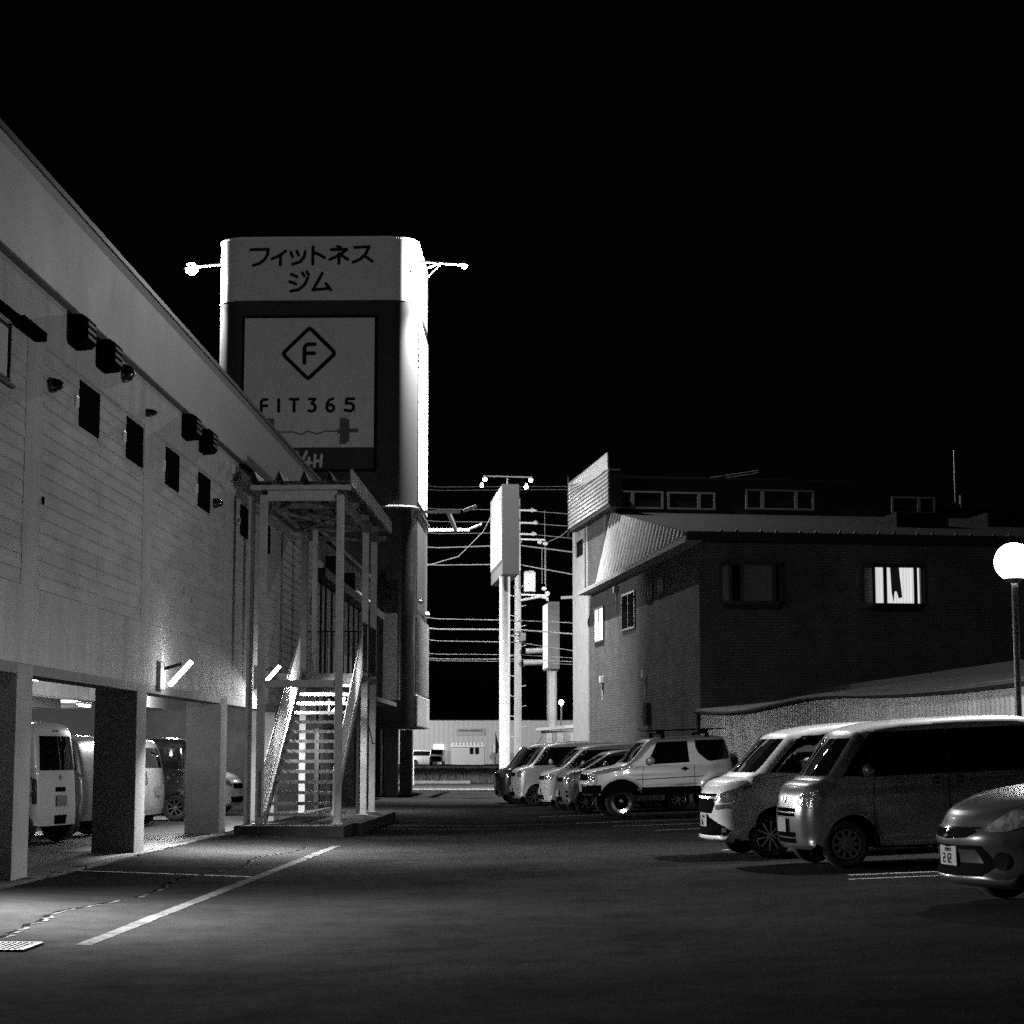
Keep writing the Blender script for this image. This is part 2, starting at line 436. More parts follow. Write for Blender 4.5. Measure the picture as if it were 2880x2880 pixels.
b = MB(); b.box(WX - .3, WX + .07, 8, 47.85, 8.10, 8.17); b.build('roof_cap', M_roofcap, pb)
b = MB(); b.box(-26, WX - .1, 8, 47.8, 7.7, 7.9); b.build('roof', M_dark, pb)
b = MB(); b.box(WX - .35, WX - .004, 8, 47.8, 2.30, 2.42); b.box(WX - .36, WX - .23, 8, 47.8, 2.43, 2.8)
b.build('edge_beam', mat('beam_paint'), pb)
b = MB(); b.box(-26, WX - .36, 8, 47.8, 2.78, 2.9)
b.build('ceiling', M_ceil, pb)
for xx in (-9.9, -12.5, -15.7, -19):
    b = MB(); b.box(xx - .15, xx + .15, 8, 47.8, 2.5, 2.78); b.build('ceiling_beam', mat('beam_paint'), pb)
b = MB(); b.box(-26.2, -26, 8, 62, 0, 2.9); b.box(-26, -9.5, 61.8, 62, 0, 2.9); b.build('back_wall', mat('garage_wall', .10, .8, spec=.1), pb)
b = MB(); b.box(-26.2, WX - .4, 7.6, 7.8, 0, 2.9); b.box(-26.2, WX, 7.8, 8.0, 2.4, 8.0); b.build('end_wall', M_pillar, pb)
b = MB(); b.box(-25.9, -6.5, 47.9, 62, 2.8, 2.9); b.build('rear_ceiling', M_ceil, pb)
for (a, c) in WIN[:6]:
    b = MB(); b.box(WX - .025, WX + .012, a, c, 5.51, 6.09)
    wn = b.build('window_shutter', M_shut, pb, bevel=.006)
    b = MB(); b.box(WX - .03, WX + .02, a - .22, a - .06, 5.70, 5.86)
    b.build('vent_plate', M_white, pb, bevel=.02)
# big left window with dark sill and hood
a, c = WIN[6]
b = MB(); b.box(WX - .025, WX + .004, a, c - .04, 5.49, 6.04); b.build('window_pane', mat('shutter_pale', .62, .5), pb)
b = MB()
b.box(WX - .02, WX + .03, c - .04, c, 5.44, 6.1); b.box(WX - .02, WX + .03, a, c, 6.04, 6.07); b.box(WX - .02, WX + .05, a, c + .12, 5.40, 5.44); b.box(WX - .02, WX + .035, a, c, 5.46, 5.48)
b.build('window_frame', M_dark, pb)
b = MB(); b.box(WX, WX + .10, a, c + .1, 6.15, 6.22); b.box(WX, WX + .14, c + .1, c + 1.05, 6.12, 6.23)
b.build('window_hood', M_black, pb, bevel=.01)
# ventilation hoods
for (y, z) in ((23.45, 6.41), (24.92, 6.41), (30.62, 6.42), (32.1, 6.42)):
    b = MB()
    b.prism([(WX, z), (WX + .20, z + .02), (WX + .24, z + .07), (WX + .24, z + .33), (WX + .17, z + .38), (WX, z + .38)], 'y', y, y + .46)
    h = b.build('vent_hood', M_shut, pb, bevel=.01)
    b = MB()
    for k in range(3): b.box(WX + .24, WX + .247, y + .03, y + .43, z + .09 + .08 * k, z + .13 + .08 * k)
    o = b.build('hood_louvre', mat('louvre_grey', .12, .6), None); o.parent = h; o.data.transform(Matrix.Translation(-Vector(OFF[pb.name])))
for (y, z, rr) in ((26.45, 6.63, .13), (22.7, 5.75, .09), (33.6, 5.74, .09), (28.0, 6.35, .06)):
    b = MB(); b.lathe([(rr, 0), (rr, .05), (rr * .75, .12), (rr * .3, .16), (0.001, .17)], (WX, y, z), 'x', 14)
    b.build('vent_cap', mat('cap_metal', .05, .25, metal=.8), pb, smooth=True)
b = MB(); b.lathe([(.045, 0), (.05, .012), (0.001, .014)], (WX - .002, 22.53, 4.35), 'x', 12); b.build('pipe_hole', M_black, pb)
for k, y in enumerate((34.6, 35.35, 36.1)):
    b = MB(); b.box(WX, WX + .05, y, y + .06, 6.52, 6.66); b.build('conduit_clip', M_white, pb)
b = MB()
for (a_, c_) in ((31.5, 3.9), (30.8, 4.0)): b.lathe([(.05, 0), (.055, .01), (.001, .012)], (WX, a_ + .3, c_), 'x', 10)
b.build('wall_plug', M_steel, pb)

# annex behind the staircase
an = root('rear_annex', (-6.2, 56, 0), 'lower pale wing with tall door panels behind the outside staircase', 'building')
b = MB(); b.box(-12, -6.25, 47.95, 64.0, 2.95, 5.75); b.box(-12, -6.35, 47.95, 64.0, 5.98, 7.0); b.build('wall', M_wall, an)
b = MB(); b.box(-6.5, -5.9, 47.95, 64.0, 5.75, 5.98); b.build('eave', M_dark, an)
b = MB(); b.box(-12, -6.2, 47.9, 64.1, 7.0, 7.12); b.build('roof', M_roofcap, an)
y = 48.6
while y < 63:
    b = MB(); b.box(-6.26, -6.21, y, y + .78, 3.15, 5.7); b.build('door_panel', M_white, an)
    b = MB(); b.box(-6.25, -6.17, y + .8, y + .92, 3.0, 5.74); b.build('mullion', M_dark, an)
    y += .97 if int(y * 3) % 2 else 1.35
for (y, z) in ((51.5, 6.15), (55.2, 6.05), (59.5, 5.2)):
    b = MB(); b.box(-6.35, -5.95, y, y + .5, z, z + .5); b.build('condenser_box', M_dark, an, bevel=.03)
b = MB(); b.box(-12, -6.32, 49.5, 64.0, 0, 2.9); b.build('lower_wall', mat('annex_lower', .06, .7, var=.3, vscale=2), an)
for (ya, yb) in ((50.4, 51.6), (52.6, 54.6), (56.0, 57.2), (59, 61)):
    b = MB(); b.box(-6.33, -6.28, ya, yb, .1, 2.1); b.build('shutter_door', M_dark, an)
b = MB(); b.box(-6.3, -5.5, 44.5, 64, 2.95, 3.08); b.build('walkway_slab', M_rusty, an)

# fluorescent lamps on the wall
M_tube = lamp_mat('tube_glow', 22)
def wall_lamp(y, z, label, s=1.0, power=60, yaw=0):
    t = root('wall_lamp', (WX, y, z), label, 'wall lamp', 'fluorescent lamps along the parking building wall')
    b = MB(); b.box(WX, WX + .06, y - .25, y + .1, z - .1, z + .32); b.build('bracket', M_steel, t, bevel=.01)
    b = MB(); b.bar((WX + .05, y, z + .22), (WX + .3, y + .1, z + .3), .05, .05); b.build('arm', M_dark, t)
    a_ = Vector((WX + .14, y + .05, z - .02)); c_ = Vector((WX + .42, y + .25, z + .34))
    b = MB(); b.tube([a_, c_], .035, 10); b.build('tube', M_tube, t, smooth=True)
    light('tube_light', 'POINT', (WX + .46, y + .15, z + .12), 14 if y > 20 else .5, t, size=.1)
    light('tube_light', 'AREA', (WX + .44, y + .15, z + .02), power, t, size=.12, size_y=.6, target=(WX + .44 + 1, y + .15 + yaw, z + .02 - s)).data.spread = R(160 if y < 20 else 140 if y < 30 else 180)
    return t
wall_lamp(17.9, 2.55, 'unseen wall lamp added near the camera to light the ground and car fronts', s=2.3, power=1250, yaw=-1.2)  # added lamp makes the near pool of light on the asphalt
wall_lamp(29.4, 2.46, 'bright slanting tube lamp on the wall between second and third pillars', s=1.35, power=850, yaw=-.05)
wall_lamp(38.6, 2.80, 'glowing tube lamp half hidden by the left staircase post', s=1.5, power=430, yaw=-.3)
wall_lamp(50.2, 2.50, 'small glowing tube lamp seen through the staircase treads', s=1.5, power=260)
# ceiling lamps in the garage
M_cl = lamp_mat('ceiling_tube_glow', 9)
for (x, y, lab) in ((-6.95, 36.4, 'ceiling tube lamp added behind the third pillar to light the pale wagon'), (-10.9, 31.6, 'ceiling tube lamp above the white box van'), (-9.15, 33.2, 'ceiling tube lamp near the pale wagon'), (-10.8, 38.2, 'ceiling tube lamp over the black van'), (-9.0, 45.0, 'ceiling tube lamp near the far end of the garage'), (-15, 34, 'ceiling tube lamp deep in the garage'), (-14.5, 44, 'ceiling tube lamp deeper in the garage'), (-12.8, 52, 'ceiling tube lamp in the rear hall of the garage'), (-16.5, 57, 'ceiling tube lamp at the back of the rear hall')):  # first lamp is added to brighten the wagon's rear
    t = root('ceiling_lamp', (x, y, 2.7), lab, 'ceiling lamp', 'tube lamps under the garage ceiling')
    b = MB(); b.box(x - .09, x + .09, y - .62, y + .62, 2.72, 2.78); b.build('housing', M_white, t)
    b = MB(); b.tube([(x, y - .6, 2.68), (x, y + .6, 2.68)], .016, 8); b.build('tube', M_cl, t)
    light('tube_light', 'POINT', (x, y, 2.45), 60 if y < 35 and x > -12 else 320, t, size=.15)

# ------------------------------------------------------------------ staircase
st = root('steel_staircase', (-4.8, 36, 0), 'weathered outdoor steel staircase with corrugated canopy beside the parking building', 'staircase')
b = MB(); b.box(-5.85, -3.9, 34.75, 36.25, gz(-4) - .05, .15); b.box(-4.75, -3.75, 36.25, 43.6, gz(-4) - .05, .15)
b.build('base_slab', mat('wet_concrete', .028, .8, spec=.1, var=.2, bump=.2), st, bevel=.012)
PX = [(-5.51, 35.45), (-4.10, 35.45), (-4.22, 41.2), (-4.22, 43.0), (-5.51, 41.2)]
for (x, y) in PX:
    b = MB(); b.box(x - .068, x + .068, y - .068, y + .068, .14, 6.12); b.box(x - .11, x + .11, y - .11, y + .11, .15, .17)
    b.build('post', M_steel, st, bevel=.008)
b = MB(); b.box(-5.80, -5.69, 35.5, 35.6, .14, 6.1); b.build('drain_pipe', M_steel, st)
b = MB(); b.box(-5.3, -5.2, 40.8, 40.95, 3.0, 6.1); b.build('inner_post', M_steel, st)
b = MB()
b.box(-5.44, -4.17, 35.42, 35.48, 6.02, 6.20); b.box(-5.75, -3.92, 35.36, 35.54, 6.22, 6.30)
b.build('top_beam', M_steel, st)
b = MB(); b.box(-5.44, -4.17, 35.40, 35.50, 2.61, 2.74); b.build('cross_beam', M_steel, st)
b = MB()
for x in (-5.51, -4.16):
    b.box(x - .05, x + .05, 35.6, 43.2, 6.06, 6.2)
for y in (37.2, 39.1, 41.2, 43.0): b.box(-5.75, -3.95, y - .04, y + .04, 6.1, 6.2)
for (a_, c_) in (((-4.2, 35.5, 5.5), (-4.2, 36.4, 6.1)), ((-5.5, 35.5, 5.5), (-5.5, 36.4, 6.1)), ((-5.5, 37.5, 6.05), (-4.2, 40.5, 6.05)), ((-4.2, 37.5, 6.05), (-5.5, 40.5, 6.05))):
    b.bar(a_, c_, .05, .05)
b.build('roof_frame', M_rusty, st)
# folded-plate canopy (deep trapezoid corrugations)
def canopy_z(x):
    k = ((x + 5.75) / .46) % 1.0
    return 6.34 + (.20 * (k / .18) if k < .18 else .20 * (1 - (k - .18) / .18) if k < .36 else 0)
b = MB(); xs_ = []
x = -6.05
while x <= -3.88: xs_.append(x); x += .0115
for (i, x) in enumerate(xs_):
    b.v += [(x, 35.2, canopy_z(x)), (x, 43.3, canopy_z(x) - .0), (x, 35.2, canopy_z(x) + .012), (x, 43.3, canopy_z(x) + .012)]
for i in range(len(xs_) - 1):
    a_ = i * 4
    for f in ((a_, a_ + 4, a_ + 5, a_ + 1), (a_ + 2, a_ + 3, a_ + 7, a_ + 6), (a_, a_ + 2, a_ + 6, a_ + 4), (a_ + 1, a_ + 5, a_ + 7, a_ + 3)): b.f.append(f); b.m.append(0)
b.build('canopy_roof', mat('canopy_metal', .10, .5, metal=.4, var=.5, vscale=5, bump=.2), st)
b = MB(); b.box(-3.9, -3.86, 35.2, 43.3, 6.30, 6.56); b.build('gutter_board', mat('gutter_metal', .5, .35, metal=.5, var=.4, vscale=3, spots=.3), st)
for k in range(14):
    z = .35 + .19 * k; y = 35.55 + .325 * k
    b = MB(); b.box(-5.36, -4.22, y, y + .27, z - .022, z)
    b.box(-5.36, -4.22, y - .010, y + .004, z - .058, z + .002)
    x = -5.34
    while x < -4.24:
        b.box(x, x + .022, y + .001, y + .012, z, z + .006); x += .05
    b.build('tread', M_steel, st)
for x in (-5.41, -4.19):
    b = MB(); b.bar((x, 35.45, .22), (x, 40.1, .22 + .19 / .325 * 4.65), .035, .26); b.build('stringer', M_steel, st)
sl = .19 / .325
for x in (-5.44, -4.16):
    b = MB()
    b.tube([(x, 35.35, .35 + .75), (x, 40.15, .35 + .75 + sl * 4.8)], .022, 8)
    b.bar((x, 35.35, .3), (x, 35.35, 1.1), .035, .035)
    b.build('handrail', M_white, st, smooth=True)
    b = MB(); y = 35.45
    while y < 40.1:
        z0 = .35 + sl * (y - 35.45); b.tube([(x, y, z0), (x, y, z0 + .72)], .009, 6); y += .11
    b.tube([(x, 35.4, .45), (x, 40.1, .45 + sl * 4.7)], .014, 6)
    b.build('baluster_rail', M_white, st)
b = MB(); b.box(-5.9, -4.15, 40.15, 43.2, 2.93, 3.03); b.box(-5.9, -4.15, 40.12, 40.2, 2.85, 3.05); b.build('landing', M_rusty, st)
b = MB()
for (p, q) in (((-5.85, 43.15), (-4.16, 43.15)), ((-4.16, 40.2), (-4.16, 43.15)), ((-5.95, 36.3), (-5.95, 43.15))):
    if p[0] == -5.95: continue
    P, Q = Vector((*p, 0)), Vector((*q, 0)); n_ = int((Q - P).length / .115)
    for zz_ in (3.12, 4.1): b.bar((p[0], p[1], zz_), (q[0], q[1], zz_), .03, .03)
    for i in range(n_ + 1):
        m_ = P.lerp(Q, i / n_); b.bar((m_.x, m_.y, 3.1), (m_.x, m_.y, 4.1), .014, .014)
b.build('landing_railing', M_dark, st)
b = MB()
for x in (-5.0, -4.55): b.bar((x, 43.1, .15), (x, 43.1, 2.9), .06, .06)
b.bar((-4.2, 41.2, 2.3), (-4.2, 43.0, 1.6), .02, .02)
b.build('support_brace', mat('brace_paint', .04, .7), st)

# ------------------------------------------------------------------ sign tower
tw = root('sign_tower', (-8.45, 68.5, 0), 'tall dark advertising tower with rounded corners and a fitness gym sign', 'tower')
def rrect(x0, x1, y0, y1, r, n=8):
    P = []
    for (cx, cy, a0) in ((x1 - r, y0 + r, -90), (x1 - r, y1 - r, 0), (x0 + r, y1 - r, 90), (x0 + r, y0 + r, 180)):
        for k in range(n + 1):
            a = R(a0 + 90 * k / n); P.append((cx + r * math.cos(a), cy + r * math.sin(a)))
    return P
X0, X1, Y0, Y1 = -11.85, -5.02, 65.0, 71.3
def shell(name, z0, z1, m, grow=0.0, r=.95, x0=X0, x1=X1, y0=Y0, y1=Y1):
    b = MB(); b.prism(rrect(x0 - grow, x1 + grow, y0 - grow, y1 + grow, r + grow, 10), 'z', z0, z1)
    return b.build(name, m, tw, smooth=True, angle=30)
shell('top_band', 16.75, 18.92, M_signw, .012)
shell('upper_body', 9.72, 16.75, M_signd)
shell('coping', 18.92, 18.97, M_white, .03)
shell('waist', 9.60, 9.72, mat('waist_dark', .02, .6), -.2)
shell('lower_body', 3.18, 9.60, mat('tower_gloss', .03, .22, var=.3, vscale=4, bump=.1, bscale=10), .02, r=.6)
shell('bottom_band', 2.3, 3.18, mat('tower_matt', .012, .6), .03, r=.6)
b = MB()   # ring rail on the lower body's rim
P = rrect(X0 - .05, X1 + .05, Y0 - .05, Y1 + .05, .65, 10)
b.tube([(p[0], p[1], 9.66) for p in P] + [(P[0][0], P[0][1], 9.66)], .05, 8); b.build('rim_rail', M_galv, tw, smooth=True)
b = MB(); b.box(-6.05, X1 - .55, Y0 - .045, Y0 - .0, 3.19, 6.07); b.build('pale_front_panel', mat('tower_panel', .8, .5), tw)
b = MB(); b.box(X1 + .022, X1 + .03, Y0 + .7, Y1 - .7, 6.25, 9.5); b.build('side_panel', mat('tower_side_grey', .10, .5), tw)
b = MB(); b.box(X1 + .022, X1 + .05, Y0 + .55, Y1 - .1, 3.42, 6.07)
y = Y0 + .7
while y < Y1 - .2: b.box(X1 + .05, X1 + .09, y, y + .12, 3.45, 6.0); y += .42
b.build('ribbed_side_panel', mat('tower_rib', .2, .5), tw)
b = MB(); b.box(X1 + .02, X1 + .10, Y0 + .45, Y1 - .15, 2.32, 3.38); b.build('bottom_side_box', M_white, tw, bevel=.03)
b = MB(); b.box(X1 - .001, X1 + .04, Y0 + .98, Y1 - .9, 9.95, 16.3); b.build('side_sign_panel', M_white, tw)
b = MB(); b.box(-11.4, -6.35, 66.2, 71.9, 0, 2.3); b.build('ground_floor_wall', mat('tower_matt'), tw)
# columns under the tower
for (x, y, w_) in ((-5.8, 65.6, .45), (-11.2, 65.6, .5), (-5.8, 71.8, .45), (-11.2, 71.8, .5)):
    b = MB(); b.box(x - w_ / 2, x + w_ / 2, y - w_ / 2, y + w_ / 2, 0, 2.3); b.build('column', mat('tower_column', .06, .6, var=.2), tw, bevel=.02)
b = MB(); b.tube([(-6.15, 64.7, 0), (-6.15, 64.7, 7.5)], .07, 8); b.build('drain_pipe', M_dark, tw)
b = MB(); b.tube([(-5.98, 64.75, 0), (-5.98, 64.75, 2.3)], .04, 8); b.build('drain_pipe', M_dark, tw)
# front sign board
YF = Y0
def tx(a, c):                       # sign-face position of a mark, measured on the board (metres)
    return (-11.85 + (a - 130) * 0.004266 - .018, 18.98 - (c - 120) * 0.004325)
b = MB(); b.box(-10.93, -6.33, YF - .05, YF - .005, 10.85, 16.22); b.build('sign_frame', M_signink, tw)
sgn = MB(); sgn.box(-10.84, -6.42, YF - .07, YF - .051, 11.67, 16.12); sgn = sgn.build('sign_board', M_signw, tw)
b = MB(); b.box(-10.84, -6.42, YF - .07, YF - .051, 10.93, 11.66); b.build('sign_footer', M_signd, tw)
def strokes(name, lines, r, y, m, parent):
    b = MB()
    def cap(p, q):
        d = Vector((q[0] - p[0], q[1] - p[1])); L = d.length
        if L < 1e-6: d = Vector((1, 0))
        else: d /= L
        n_ = Vector((-d.y, d.x)); outline = []
        for k in range(9):
            a = PI / 2 + PI * k / 8; outline.append(Vector(p) + (d * math.cos(a) + n_ * math.sin(a)) * r)
        for k in range(9):
            a = -PI / 2 + PI * k / 8; outline.append(Vector(q) + (d * math.cos(a) + n_ * math.sin(a)) * r)
        global _lay
        _lay = (_lay + 1) % 23
        yy = y - .004 - .0007 * _lay
        i0 = len(b.v); b.v += [(o_.x, yy, o_.y) for o_ in outline]; b.f.append(tuple(range(i0, i0 + 18))); b.m.append(0)
        b.v += [(o_.x, y + .001, o_.y) for o_ in outline]
        for k in range(18): b.f.append((i0 + k, i0 + (k + 1) % 18, i0 + 18 + (k + 1) % 18, i0 + 18 + k)); b.m.append(0)
    for ln in lines:
        P = [tx(*q) for q in ln]
        for i in range(len(P) - 1): cap(P[i], P[i + 1])
    return b.build(name, m, parent)
_lay = 0
YB = YF - .012
top = [[(405, 225), (545, 222), (543, 262), (515, 308), (475, 338), (427, 352)],
       [(685, 238), (640, 272), (578, 300)], [(645, 275), (645, 350)],
       [(727, 248), (742, 285)], [(775, 238), (790, 272)], [(843, 242), (836, 285), (805, 325), (742, 345)],
       [(905, 205), (905, 345)], [(905, 248), (955, 268), (998, 292)],
       [(1102, 203), (1128, 214)], [(1052, 228), (1178, 228), (1130, 268), (1042, 308)], [(1115, 262), (1115, 342)], [(1140, 280), (1185, 308)],
       [(1238, 212), (1356, 207), (1330, 262), (1285, 308), (1228, 332)], [(1312, 278), (1348, 300), (1382, 326)],
       [(735, 425), (780, 446)], [(722, 485), (772, 504)], [(730, 562), (795, 550), (845, 508), (866, 455)], [(822, 415), (838, 440)], [(858, 405), (872, 430)],
       [(982, 420), (950, 482), (912, 548)], [(908, 553), (1040, 541)], [(1012, 503), (1052, 552)]]
strokes('gym_lettering', top, .052, YB, M_signink, tw)
YB = YF - .07
strokes('diamond_emblem', [[(888, 866), (905, 876), (1082, 1050), (1086, 1068), (1078, 1082), (898, 1252), (880, 1262), (866, 1254), (690, 1082), (684, 1065), (692, 1050), (872, 876), (888, 866)],
                         [(932, 992), (875, 992), (858, 1002), (850, 1022), (850, 1140)], [(856, 1064), (928, 1064)]], .066, YB, M_signink, tw)
fit = [[(558, 1430), (525, 1430), (512, 1443), (512, 1525)], [(514, 1480), (556, 1480)], [(650, 1430), (650, 1525)], [(742, 1430), (805, 1430)], [(773, 1432), (773, 1525)],
       [(892, 1428), (940, 1428), (912, 1462), (934, 1472), (943, 1494), (936, 1515), (915, 1526), (890, 1520)],
       [(1082, 1426), (1052, 1436), (1034, 1468), (1032, 1500), (1045, 1522), (1068, 1526), (1088, 1512), (1088, 1488), (1070, 1472), (1042, 1480)],
       [(1248, 1427), (1190, 1427), (1186, 1464), (1222, 1462), (1245, 1480), (1245, 1508), (1222, 1526), (1178, 1517)]]
strokes('name_lettering', fit, .048, YB, M_signink, tw)
def z4(a, c): return ((560 + a / 3.22 - 560) * 2.841, (1250 + c / 3.22 - 620) * 2.841)
b24 = [[z4(*q) for q in ln] for ln in ([(858, 72), (885, 60), (912, 72), (908, 105), (862, 182), (925, 182)], [(995, 62), (952, 152), (1035, 160)], [(1018, 118), (1008, 190)], [(1072, 92), (1064, 192)], [(1130, 92), (1122, 192)], [(1068, 145), (1126, 145)])]
strokes('hours_lettering', b24, .048, YB, M_signw, tw)
for (a_, c_, d_, e_) in ((1137, 1578, 1190, 1785), (1190, 1590, 1213, 1770), (1213, 1663, 1282, 1694), (1118, 1665, 1137, 1700), (565, 1580, 615, 1790), (545, 1600, 565, 1770)):
    p, q = tx(a_, c_), tx(d_, e_); bb = MB(); bb.box(p[0], q[0], YB - .012, YB, q[1], p[1]); bb.build('barbell_weight', mat('sign_ink_grey', .07, .5), tw)
strokes('barbell_bar', [[(615, 1684), (700, 1690), (765, 1688), (830, 1708), (885, 1682), (955, 1704), (1030, 1682), (1120, 1684)]], .022, YB, mat('sign_ink_grey'), tw)
# flood lamps on arms
M_flood = lamp_mat('flood_glow', 120)
def flood(base, tip, label, aim, braces=True, lit=True, power=0, size=.11, spot=92):
    t = root('flood_lamp', base, label, 'flood lamp', 'flood lamps on the sign tower')
    d = Vector(tip) - Vector(base); b = MB(); b.tube([base, Vector(base) + d * .93], .045, 8); b.build('arm', M_white, t, smooth=True)
    if braces:
        b = MB(); m_ = Vector(base) + d * .5
        b.tube([m_, (base[0], base[1] + .4, base[2] - .75)], .028, 6); b.tube([m_, (base[0], base[1] - .9, base[2] - .6)], .028, 6); b.build('brace', M_white, t)
    a_ = (Vector(aim) - Vector(tip)).normalized()
    b = MB(); b.tube([Vector(tip) - a_ * .16, Vector(tip) - a_ * .02], [.09, size * 1.2], 12); b.build('housing', M_dark, t, smooth=True)
    b = MB(); b.ball(Vector(tip) + a_ * .04, size, 14); b.build('lens', M_flood if lit else M_glass, t, smooth=True)
    if lit: light('flood_light', 'SPOT', Vector(tip) + a_ * (.06 + size), power, t, size=.08, target=aim, spot=spot, blend=.6); light('flood_light', 'POINT', Vector(tip) + a_ * (.06 + size * 2), power * .14, t, size=.1)
    return t
flood((-5.05, 66.3, 18.42), (-3.42, 66.0, 18.2), 'flood lamp lighting the right side of the gym tower', (-5.1, 67.6, 11.5), power=38000, size=.10, spot=92)
flood((-11.85, 66.2, 18.35), (-12.95, 66.2, 18.22), 'blazing flood lamp on the left side of the gym tower', (-11.9, 66.8, 14.5), braces=False, power=16000, size=.22, spot=92)
for k, (y, z) in enumerate(((66.0, 9.6), (70.5, 9.5))):
    t = root('flood_lamp', (-5.0, y, z), ('unlit flood lamp on the upper arm at the tower waist', 'unlit flood lamp on the lower arm at the tower waist')[k], 'flood lamp', 'flood lamps on the sign tower')
    b = MB(); b.bar((-5.0, y, z), (-3.55 + .1 * k, y, z), .1, .1); b.build('arm', M_white, t)
    b = MB(); b.bar((-3.45, y, z + .02), (-3.0, y, z + .2), .3, .07); b.build('housing', M_galv, t, bevel=.01)
b = MB(); b.bar((-3.95, 66.0, 9.58), (-3.95, 70.5, 9.48), .12, .12); b.build('arm_link', M_white, tw)
b = MB(); b.ball((-4.98 + .1, 66.0, 6.55), .1, 10); b.ball((-4.9, 69.5, 6.35), .1, 10); b.build('side_spot', M_white, tw, smooth=True)

# ------------------------------------------------------------------ pylon signs, utility pole, wires
p1 = root('pylon_sign', (-2.5, 82.6, 0), 'tall roadside sign box on a thick white pole beside the utility pole', 'sign', 'roadside signs on poles')
b = MB()
A = [(-2.56, 80.0), (-1.87, 80.1), (-2.55, 85.7), (-3.24, 85.6)]
b.prism(A, 'z', 8.75, 12.5); b.build('sign_box', mat('sign_box_grey', .22, .5, var=.05), p1, bevel=.02)
b = MB()
d = Vector((-.68, 5.6)).normalized(); nn = Vector((-d.y, d.x))
def fp(s, z, e): q = Vector((-2.56, 80.0)) + d * s + nn * e; return (q.x, q.y, z)
b.add([fp(.06, 9.35, .01), fp(5.58, 9.35, .01), fp(5.58, 12.45, .01), fp(.06, 12.45, .01), fp(.06, 9.35, .03), fp(5.58, 9.35, .03), fp(5.58, 12.45, .03), fp(.06, 12.45, .03)],
      [(4, 5, 6, 7), (0, 4, 7, 3), (1, 2, 6, 5), (3, 7, 6, 2), (0, 1, 5, 4)]); b.build('sign_face', M_white, p1)
b = MB()
for (s, z, l_, h_) in ((.8, 11.9, .5, .12), (1.6, 11.9, .7, .1), (3.1, 11.6, .3, .35), (4.4, 11.4, .4, .3), (1.9, 10.9, .25, .3), (2.6, 10.5, .3, .25), (1.0, 10.0, 1.2, .07), (2.6, 10.0, 1.6, .07), (1.0, 9.75, 1.4, .06), (2.8, 9.75, 1.2, .06)):
    b.quad(fp(s, z, .034), fp(s + l_, z, .034), fp(s + l_, z + h_, .034), fp(s, z + h_, .034))
b.build('face_print', mat('print_grey', .25, .5), p1)
b = MB(); b.tube([(-2.5, 81.2, 0), (-2.5, 81.2, 8.8)], .225, 20); b.build('pole', M_white, p1, smooth=True)
b = MB(); b.tube([(-2.42, 82, 12.5), (-2.42, 82, 13.0)], .03, 6); b.bar((-3.25, 81.6, 13.05), (-1.5, 81.6, 13.0), .05, .05); b.build('lamp_bar', M_steel, p1)
M_lampb = lamp_mat('small_flood_glow', 70)
for k, (x, y, z) in enumerate(((-3.35, 81.6, 12.92), (-3.5, 81.9, 12.66), (-1.42, 81.6, 12.88), (-1.62, 81.9, 12.62))):
    t = root('spot_lamp', (x, y, z), ('upper left', 'lower left', 'upper right', 'lower right')[k] + ' spot lamp above the tall roadside sign', 'spot lamp', 'spot lamps above the tall roadside sign')
    b = MB(); b.tube([(x, y, z + .16), (x, y, z + .02)], [.05, .1], 10); b.build('housing', M_steel, t, smooth=True)
    b = MB(); b.ball((x, y, z), .085 if k != 1 else .05, 10); b.build('lens', M_lampb, t, smooth=True)
    light('spot_light', 'SPOT', (x, y, z - .1), 1500, t, size=.08, target=(-2.9 if x < -2.5 else -2.2, 83, 9), spot=130)

up = root('utility_pole', (-2.17, 90, 0), 'concrete utility pole with transformer right of the tall sign', 'utility pole')
b = MB(); b.tube([(-2.17, 90, 0), (-2.17, 90, 13.2)], [.19, .12], 16); b.build('pole', M_polec, up, smooth=True)
def py(p): return 1.4 + (2122 - p) / 5542 * 90
b = MB(); b.tube([(-1.62, 90, py(1663)), (-1.62, 90, py(1610))], .27, 18); b.tube([(-1.62, 90, py(1610)), (-1.62, 90, py(1604))], [.3, .2], 18)
b.build('transformer', M_white, up, smooth=True)
for z, x0, x1 in ((py(1672), -2.2, -.75), (py(1514), -2.1, -.9), (py(1430), -2.6, -1.3), (py(1466), -2.6, -1.3), (py(1498), -2.6, -1.3)): b = MB(); b.bar((x0, 90, z + .02), (x1, 89.7, z - .05), .08, .08); b.build('crossarm', M_white, up)
for (x, z) in ((-1.15, py(1522)), (-.9, py(1526)), (-1.5, py(1430)), (-1.35, py(1466)), (-1.45, py(1498)), (-.95, py(1655)), (-1.0, py(1678)), (-.8, py(1668))):
    b = MB(); b.ball((x, 89.9, z), .1, 10, sx=1.2); b.build('insulator', M_white, up, smooth=True)
b = MB()
for k in range(16): b.bar((-2.17 + (.14 if k % 2 else -.14), 90, 2.2 + .46 * k), (-2.17 + (.38 if k % 2 else -.38), 90, 2.25 + .46 * k), .03, .03)
b.build('climbing_peg', M_white, up)
for z in (py(1745), py(1776), py(1785), py(1805), py(1520), py(1650)): b = MB(); b.lathe([(.2, -.04), (.21, 0), (.2, .04)], (-2.17, 90, z), 'z', 14); b.build('pole_band', M_galv, up)
b = MB(); b.box(-2.05, -1.8, 89.8, 90.0, py(1803), py(1780)); b.build('pole_box', M_galv, up)
b = MB()
